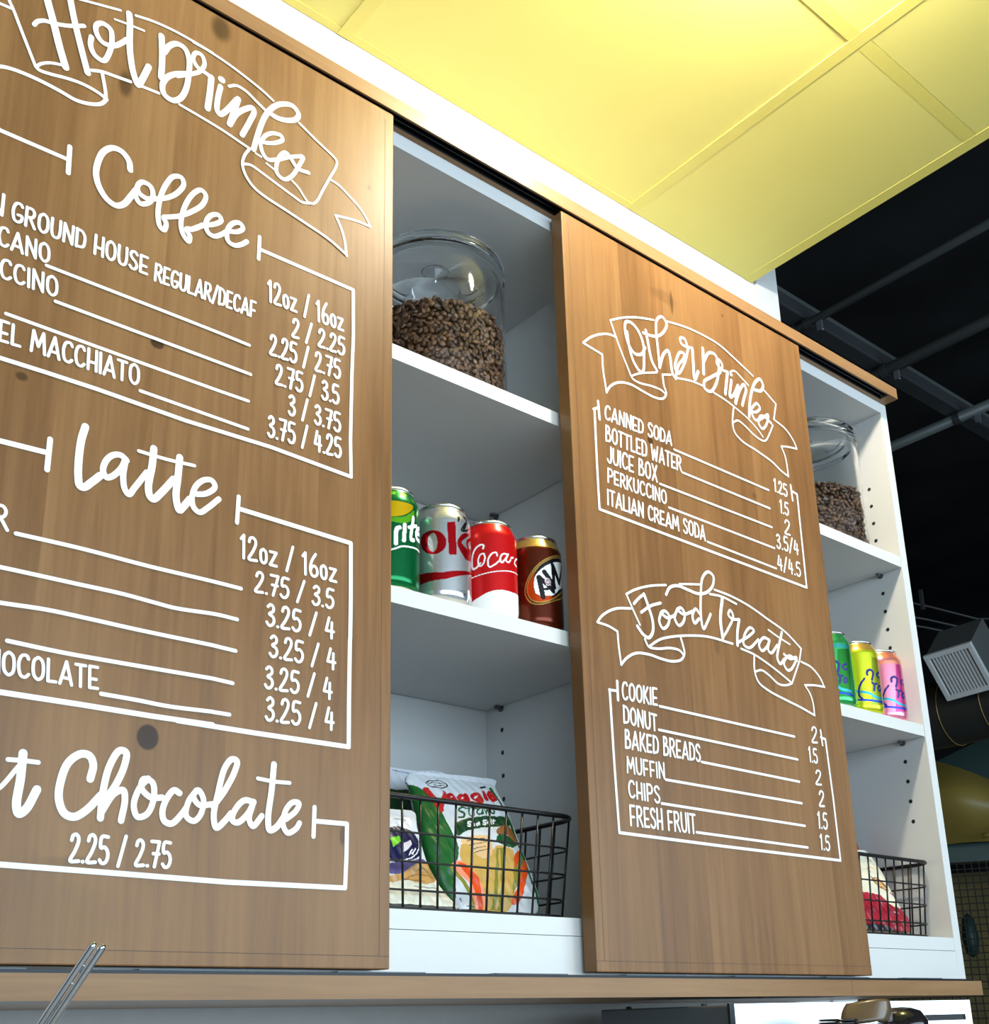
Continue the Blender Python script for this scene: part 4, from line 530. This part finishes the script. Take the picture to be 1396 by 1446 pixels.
# ------------------------------------------------------------------ glass jars with coffee beans
M_glass = mat('clear glass', (1, 1, 1, 1), .02, 0, **{'Transmission Weight': 1.0, 'IOR': 1.12, 'Specular IOR Level': .5})
M_bean = noise_mat('roasted bean', (.035, .014, .007, 1), (.10, .045, .02, 1), 90, .38)
M_bean2 = noise_mat('lighter roasted bean', (.07, .03, .013, 1), (.17, .085, .042, 1), 90, .38)
def bean_proto():
    bm = bmesh.new(); bmesh.ops.create_icosphere(bm, subdivisions=2, radius=1.0)
    V = np.array([v.co[:] for v in bm.verts]); F_ = [[v.index for v in f.verts] for f in bm.faces]; bm.free()
    V[:, 2] = np.where(V[:, 2] < 0, V[:, 2] * .45, V[:, 2])                # flat face below, with the groove
    g_ = (np.abs(V[:, 1]) < .22) & (V[:, 2] < -.05); V[g_, 2] += .28
    return V * np.array([.0052, .0037, .0032]), np.array(F_)
BV, BF_ = bean_proto()
def rot_m(a_, b_, c_):
    ca, sa, cb, sb, cc, sc = np.cos(a_), np.sin(a_), np.cos(b_), np.sin(b_), np.cos(c_), np.sin(c_)
    return np.array([[ca, -sa, 0], [sa, ca, 0], [0, 0, 1]]) @ np.array([[cb, 0, sb], [0, 1, 0], [-sb, 0, cb]]) @ np.array([[1, 0, 0], [0, cc, -sc], [0, sc, cc]])
def jar(x, y, R, H, fill, label, blabel, bm_):
    z = S1
    c = thing('glass_jar', (x, y, z), label, 'jar', 'glass jars on the top shelves')
    t = .0035
    outer = [(.001, z + .0005), (R - .012, z + .0005), (R - .003, z + .004), (R, z + .014), (R, z + H - .040), (R - .004, z + H - .030), (R - .006, z + H - .024)]
    inner = [(R - .006 - t, z + H - .024), (R - .004 - t, z + H - .031), (R - t, z + H - .041), (R - t, z + .024), (R - .008, z + .017), (R - .016, z + .015), (.001, z + .015)]
    q = MB(); q.lathe(x, y, outer + inner, 72); q.build('jar_body', M_glass, c, smooth=True)
    q = MB(); q.lathe(x, y, [(.001, z + H - .018), (R - .014, z + H - .018), (R - .012, z + H - .022), (R - .004, z + H - .0225), (R + .0015, z + H - .019), (R + .0015, z + H - .013), (R - .003, z + H - .010), (R + .001, z + H - .006), (R - .002, z + H - .001), (R - .012, z + H), (R - .03, z + H - .004), (.001, z + H - .006), (.001, z + H - .018)], 72)
    lid = q.build('lid', mat('thick lid glass', (.93, .96, .97, 1), .03, 0, **{'Transmission Weight': 1.0, 'IOR': 1.42}), c, smooth=True)
    q = MB(); q.lathe(x, y, [(.018, z + H - .006), (.020, z + H + .002), (.026, z + H + .010), (.022, z + H + .017), (.001, z + H + .019)], 32); q.build('lid_knob', M_glass, lid, smooth=True)
    # beans: outer wall layer, rounded heap on top, dark core
    Ri = R - t - .0040; z0 = z + .021; zt = z + fill; VV, FF, MI = [], [], []
    def put(p, out, k=[0]):
        A = rot_m(rng.uniform(0, 2 * PI), rng.normal(0, .5), rng.normal(0, .5) + (PI if rng.random() < .45 else 0))
        if out is not None:
            nx_, ny_ = out; B = np.array([[-ny_, 0, nx_], [nx_, 0, ny_], [0, 1, 0]]); A = B @ rot_m(rng.uniform(0, 2 * PI), rng.normal(0, .35), rng.normal(0, .35) + (PI if rng.random() < .35 else 0))
        VV.append(BV * rng.uniform(.88, 1.08) @ A.T + p); FF.append(BF_ + len(BV) * (len(VV) - 1)); MI.append(np.full(len(BF_), int(rng.random() < .4)))
    rows = int((zt - z0) / .0062)
    for r_ in range(rows + 1):
        zz = z0 + (zt - z0) * r_ / rows; nn_ = int(2 * PI * Ri / .0078)
        for k in range(nn_):
            a_ = 2 * PI * (k + .5 * (r_ % 2) + rng.uniform(-.25, .25)) / nn_; rr = Ri - rng.uniform(0, .0035)
            put(np.array([x + rr * math.cos(a_), y + rr * math.sin(a_), zz + rng.uniform(-.0022, .0022)]), (math.cos(a_), math.sin(a_)))
    for k in range(720):
        a_ = rng.uniform(0, 2 * PI); rr = Ri * math.sqrt(rng.random()); put(np.array([x + rr * math.cos(a_), y + rr * math.sin(a_), zt + .012 * (1 - (rr / Ri) ** 2) + rng.uniform(0, .005)]), None)
    VV = np.concatenate(VV); FF = np.concatenate(FF); MI = np.concatenate(MI)
    q = MB(); q.v = [tuple(v) for v in VV]; q.f = [tuple(map(int, f)) for f in FF]; q.m = [int(i) for i in MI]
    n0 = len(q.f); q.lathe(x, y, [(.001, z0 - .003), (Ri - .006, z0 - .003), (Ri - .006, zt - .003), (.001, zt + .008)], 40)
    o = q.build('coffee_beans', bm_, origin=(x, y, z + .008), smooth=True)
    tag(o, blabel, 'coffee beans', None, 'stuff')
jar(-.1045, .145, .094,  .235, .128, 'large lidded glass jar of coffee beans between the two menu boards', 'brown coffee beans filling half the large glass jar left of the right board', [M_bean2, M_bean])
jar(.7085, .131, .094, .235, .106, 'lidded glass jar of dark coffee beans in the right cabinet top', 'dark roasted coffee beans in the jar at the right cabinet end', [M_bean, M_bean2])

# ------------------------------------------------------------------ wire baskets
M_wire = mat('black coated wire', (.010, .010, .011, 1), .35, .3)
def basket(x0, x1, label):
    """tapered rectangular wire basket with rounded corners"""
    y0, y1, z0, z1 = .042, .262, .0625, .178
    c = thing('wire_basket', ((x0 + x1) / 2, .15, z0), label, 'basket', 'black wire baskets on the bottom shelves')
    def loop(z, n=6):
        k = (z1 - z) / (z1 - z0); i = .012 * k; r = .03; P = []
        a0, a1, b0, b1 = x0 + i, x1 - i, y0 + i * .5, y1 - i
        for cx, cy, s in ((a1 - r, b0 + r, -PI / 2), (a1 - r, b1 - r, 0), (a0 + r, b1 - r, PI / 2), (a0 + r, b0 + r, PI)):
            for t in np.linspace(0, PI / 2, n): P.append((cx + r * math.cos(s + t), cy + r * math.sin(s + t), z))
        return P
    q = MB(); q.tube(loop(z1), .0030, 10, closed=True); q.build('rim', M_wire, c, smooth=True)
    for z in (.141, .111, .082):
        q = MB(); q.tube(loop(z), .00125, 7, closed=True); q.build('hoop', M_wire, c, smooth=True)
    top = loop(z1 - .001); bot = loop(z0 + .0012)
    def side(A, B, n):
        for k in range(n):
            u = (k + .5) / n; pt = [A[0][i] + (A[1][i] - A[0][i]) * u for i in range(3)]; pb = [B[0][i] + (B[1][i] - B[0][i]) * u for i in range(3)]
            q = MB(); q.tube([pt, pb], .00135, 7); q.build('upright', M_wire, c, smooth=True)
    n_ = 6
    def corner(P, k): return P[k * n_ + n_ // 2]
    def seg(P, k): return (P[(k * n_ + n_ - 1) % len(P)], P[((k + 1) * n_) % len(P)])
    cnt = [6, max(3, int((x1 - x0) / .028)), 6, max(3, int((x1 - x0) / .028))]
    for k in range(4): side(seg(top, k), seg(bot, k), cnt[k])
    for k in range(4):
        q = MB(); q.tube([corner(top, k), corner(bot, k)], .00135, 7); q.build('upright', M_wire, c, smooth=True)
    q = MB(); q.tube(bot, .0015, 7, closed=True)
    a0, a1, b0, b1 = x0 + .024, x1 - .024, y0 + .012, y1 - .024
    for k in range(1, 12): xx = a0 + (a1 - a0) * k / 12; q.tube([(xx, b0, z0 + .001), (xx, b1, z0 + .001)], .0011, 6)
    for k in range(1, 8): yy = b0 + (b1 - b0) * k / 8; q.tube([(a0, yy, z0 + .001), (a1, yy, z0 + .001)], .0011, 6)
    q.build('bottom_mesh', M_wire, c, smooth=True)
    return c
basket(-.345, .0245, 'black wire basket of snack bags between the two menu boards')
basket(.44, .8040, 'black wire basket in the right cabinet bottom by the end wall')

# ------------------------------------------------------------------ snack bags
def bag(key, base, thick, label, seam_h=9, step=.9, wr=1.0):
    d_ = BAG_ART[key]; fr = d_['frame']; O = np.array(fr[:3]); u_ = np.array(fr[3:6]); v_ = np.array(fr[6:9]); n_ = np.cross(u_, v_)
    P = [np.array(d_['out'][i:i + 2]) for i in range(0, len(d_['out']), 2)]; P = smooth_pts(P, 4, True)
    A = np.array(P); us = np.arange(A[:, 0].min(), A[:, 0].max() + step, step); vs_ = np.arange(max(0, A[:, 1].min()), A[:, 1].max() + step, step)
    U, V = np.meshgrid(us, vs_); Uc, Vc = (U[1:, 1:] + U[:-1, :-1]) / 2, (V[1:, 1:] + V[:-1, :-1]) / 2
    inside = in_poly(Uc, Vc, P); names = [base]; idx = paint_grid(Uc, Vc, base, d_['art'], names)
    dist = seg_dist(U, V, P, True); dist[~in_poly(U, V, P)] = 0
    vt = A[:, 1].max(); puff = thick * np.sqrt(np.clip(1 - np.exp(-dist / (thick * .9)), 0, 1)) * np.clip((vt - V - seam_h) / 40, 0, 1) ** .7 + .6
    wrk = (.9 * np.sin(U * .16 + 2 * np.sin(V * .09)) * np.sin(V * .11 + U * .05) + .6 * np.sin(U * .45 + V * .2)) * np.clip(dist / 14, 0, 1) * wr
    f = (puff + wrk) / 1000; bk = -(puff * .8) / 1000
    f = np.where(dist <= 0, .0004, f); bk = np.where(dist <= 0, -.0004, bk)
    nv, nu = U.shape; q = MB()
    for D_ in (f, bk):
        Pw = O + U[..., None] / 1000 * u_ + V[..., None] / 1000 * v_ + D_[..., None] * n_
        q.v += [tuple(p) for p in Pw.reshape(-1, 3)]
    ii, jj = np.nonzero(inside); off = nv * nu
    for i, j in zip(ii.tolist(), jj.tolist()):
        a_ = i * nu + j; q.f.append((a_, a_ + 1, a_ + nu + 1, a_ + nu)); q.m.append(int(idx[i, j])); q.f.append((off + a_ + nu, off + a_ + nu + 1, off + a_ + 1, off + a_)); q.m.append(0)
    o = q.build('snack_bag', [ink(k, 0, .32) for k in names], smooth=True, origin=tuple(O))
    me = o.data; bm = bmesh.new(); bm.from_mesh(me); bmesh.ops.delete(bm, geom=[v for v in bm.verts if not v.link_faces], context='VERTS')
    be = [e for e in bm.edges if len(e.link_faces) == 1]
    bmesh.ops.remove_doubles(bm, verts=list({v for e in be for v in e.verts}), dist=.0009); bm.to_mesh(me); bm.free(); me.update()
    return tag(o, label, 'snack bag', 'snack bags in the wire baskets')
bag('veg', 'bagwhite', 15, 'white and green snack bag with red lettering leaning in the middle basket')
bag('left', 'bagwhite', 11, 'cream snack bag with navy round emblem at the left of the middle basket')
bag('back', 'bagwhite', 9, 'white and green snack bag standing behind the others in the middle basket')
bag('red', 'cream', 14, 'cream snack bag with red bottom slumped in the right wire basket')
bag('redtop', 'redbag', 9, 'dark red snack bag corner behind the cream bag in right basket')

# ------------------------------------------------------------------ counter and what stands on it
CZ = -.52
ctr = thing('counter', (0, 0, -1.45), 'long counter with grey top below the cabinets carrying the coffee machine', 'counter')
ct = MB(); ct.box(-1.6, .9, -.34, .33, CZ - .04, CZ); ct.build('counter_top', mat('grey counter top', (.28, .28, .28, 1), .35), ctr)
cb = MB(); cb.box(-1.6, .9, -.30, .33, -1.45, CZ - .04); cb.build('counter_base', M_cab, ctr)
M_ss = mat('brushed stainless steel', (.82, .84, .85, 1), .3, 1.0)
M_char = mat('charcoal sheet metal', (.10, .115, .125, 1), .45, .3)
mc = thing('coffee_brewer', (.31, .05, CZ), 'stainless steel coffee machine with charcoal side below the bottom rail', 'coffee machine')
ya = math.radians(-11); fx = np.array([math.cos(ya), math.sin(ya)]); fy = np.array([-math.sin(ya), math.cos(ya)]); o2 = np.array([.1235, -.0793])
def rbox(mb, u0, u1, w0, w1, z0, z1):
    pts = [o2 + fx * u + fy * w for (u, w) in ((u0, w0), (u1, w0), (u1, w1), (u0, w1))]
    mb.add([(p[0], p[1], z0) for p in pts] + [(p[0], p[1], z1) for p in pts], [(3, 2, 1, 0), (4, 5, 6, 7), (0, 1, 5, 4), (1, 2, 6, 5), (2, 3, 7, 6), (3, 0, 4, 7)])
q = MB(); rbox(q, .004, .379, .003, .262, CZ + .012, -.0375); q.build('housing', M_char, mc, bevel=.002)
q = MB(); rbox(q, 0, .383, -.002, .003, CZ + .012, -.060); rbox(q, 0, .383, -.002, .003, -.0530, -.0365); rbox(q, 0, .300, -.002, .003, -.060, -.0530); rbox(q, .372, .383, -.002, .003, -.060, -.0530); q.build('front_panel', M_ss, mc)
q = MB(); rbox(q, .300, .372, .0, .0029, -.060, -.0530); q.build('vent_slot', M_dark, mc)
q = MB(); rbox(q, -.004, .003, -.004, .0, CZ + .012, -.036); q.build('corner_strip', M_track, mc)
for u, w in ((.06, .21), (.1, .06)):
    q = MB(); p = o2 + fx * .012 + fy * w; q.lathe(p[0], p[1], [(.001, -.0345), (.003, -.0348), (.004, -.0375)], 12); q.build('screw', M_dark, mc)
for u, w in ((.03, .03), (.35, .03), (.03, .23), (.35, .23)):
    q = MB(); p = o2 + fx * u + fy * w; q.lathe(p[0], p[1], [(.001, CZ), (.016, CZ), (.014, CZ + .012), (.001, CZ + .012)], 16); q.build('foot', M_track, mc)
M_gloss = mat('glossy black plastic', (.012, .011, .012, 1), .08)
M_bronze = mat('smoked bronze plastic', (.13, .085, .045, 1), .25)
gr = thing('coffee_grinder', (.19, -.215, CZ), 'glossy black grinder top with bronze lid in front of the coffee machine', 'coffee grinder')
q = MB(); q.lathe(.185, -.215, [(.001, CZ), (.062, CZ), (.060, CZ + .02), (.052, -.16), (.058, -.10), (.058, -.075), (.045, -.062), (.001, -.060)], 40); q.build('body', M_gloss, gr, smooth=True)
q = MB()
for k in range(6): q.lathe(.147 + .0012 * k, -.196, [(.001, -.0725 + .003 * k), (.019, -.0722 + .003 * k), (.0205, -.0710 + .003 * k), (.019, -.0698 + .003 * k), (.001, -.0695 + .003 * k)], 20)
q.build('hinge_ribs', M_gloss, gr, smooth=True)
q = MB(); vs = []
for i in range(13):
    for j in range(9):
        u = -1 + i / 6; w = -1 + j / 4; uu = u * .031 * (1 - .12 * w * w); ww = w * .015
        vs.append((.181 + uu * .80 + ww * .35, -.212 - uu * .45 + .014 * (1 - u * u) * -1, -.0500 + ww * .72 + .0035 * (1 - u * u) * 1 + uu * .02))
q.add(vs, [(i * 9 + j, i * 9 + j + 1, (i + 1) * 9 + j + 1, (i + 1) * 9 + j) for i in range(12) for j in range(8)])
o = q.build('lid', M_bronze, gr, smooth=True); so = o.modifiers.new('thick', 'SOLIDIFY'); so.thickness = .006; so.offset = 1
q = MB(); q.lathe(.262, -.203, [(.001, -.092), (.022, -.088), (.027, -.072), (.0265, -.058), (.020, -.048), (.010, -.0446), (.001, -.044)], 28); q.build('knob', M_gloss, gr, smooth=True)
q = MB(); q.box(.222, .238, -.208, -.196, -.060, -.0425); q.build('latch', mat('grey plastic', (.16, .14, .13, 1), .4), gr, bevel=.003)
q = MB(); q.tube([(.20, -.212, -.075), (.262, -.203, -.075)], .012, 12); q.build('arm', M_gloss, gr, smooth=True)
# tongs standing in a steel crock on the counter
M_chrome = mat('polished chrome', (.75, .75, .76, 1), .10, 1.0)
tg = thing('tongs', (-.80, .02, CZ), 'thin chrome tongs sticking up in front of the left board bottom', 'tongs')
a0 = np.array([-.6344, -.1951, .0033]); a1 = np.array([-.6519, -.1606, -.0449]); b0 = np.array([-.6297, -.1985, .0019]); b1 = np.array([-.6467, -.1649, -.0451])
for P0, P1 in ((a0, a1), (b0, b1)):
    dd = (P1 - P0) / (P0[2] - P1[2]); E_ = P0 + dd * .33
    q = MB(); q.tube([P0, P0 + (P1 - P0) * .05, E_], [.0014, .0024, .0030], 12); q.build('arm', M_chrome, tg, smooth=True)
dd = (a1 - a0)
for s in (.28, .5):
    q = MB(); q.tube([a0 + dd * s, b0 + (b1 - b0) * s], .0008, 8); q.build('spacer', M_chrome, tg, smooth=True)
E_ = (a0 + b0) / 2 + (a1 - a0) / .0482 * .33
ck = thing('utensil_crock', (E_[0] - .02, E_[1] + .02, CZ), 'steel utensil crock on the counter holding the tongs', 'crock')
cx_, cy_ = E_[0] + .0, E_[1] - .0
q = MB(); q.lathe(cx_, cy_, [(.001, CZ + .001), (.055, CZ + .001), (.058, CZ + .01), (.058, CZ + .24), (.0565, CZ + .24), (.0565, CZ + .012), (.001, CZ + .010)], 40); q.build('crock_wall', M_ss, ck, smooth='edge')

# globe lamp under the yellow ceiling, the light of the scene's front
lp = thing('globe_lamp', (LAMP[0], LAMP[1], ZC), 'small round globe lamp on a short stem under the yellow ceiling', 'lamp')
q = MB(); q.lathe(LAMP[0], LAMP[1], [(.001, ZC - .001), (.045, ZC - .001), (.045, ZC - .006), (.006, ZC - .010), (.006, LAMP[2] + LAMP_R - .002), (.001, LAMP[2] + LAMP_R - .002)], 32); q.build('stem', M_cab, lp, smooth='edge')
e_ = mat('glowing lamp glass', (1, .95, .88, 1), .4); bs = e_.node_tree.nodes['Principled BSDF']; bs.inputs['Emission Color'].default_value = (1, .91, .78, 1); bs.inputs['Emission Strength'].default_value = LAMP_L
q = MB(); q.lathe(LAMP[0], LAMP[1], [(max(.0004, LAMP_R * math.sin(t)), LAMP[2] + LAMP_R * math.cos(t)) for t in np.linspace(0, PI, 17)], 24); q.build('globe', e_, lp, smooth=True)

for o in list(bpy.data.objects):
    if '_o' in o: del o['_o']
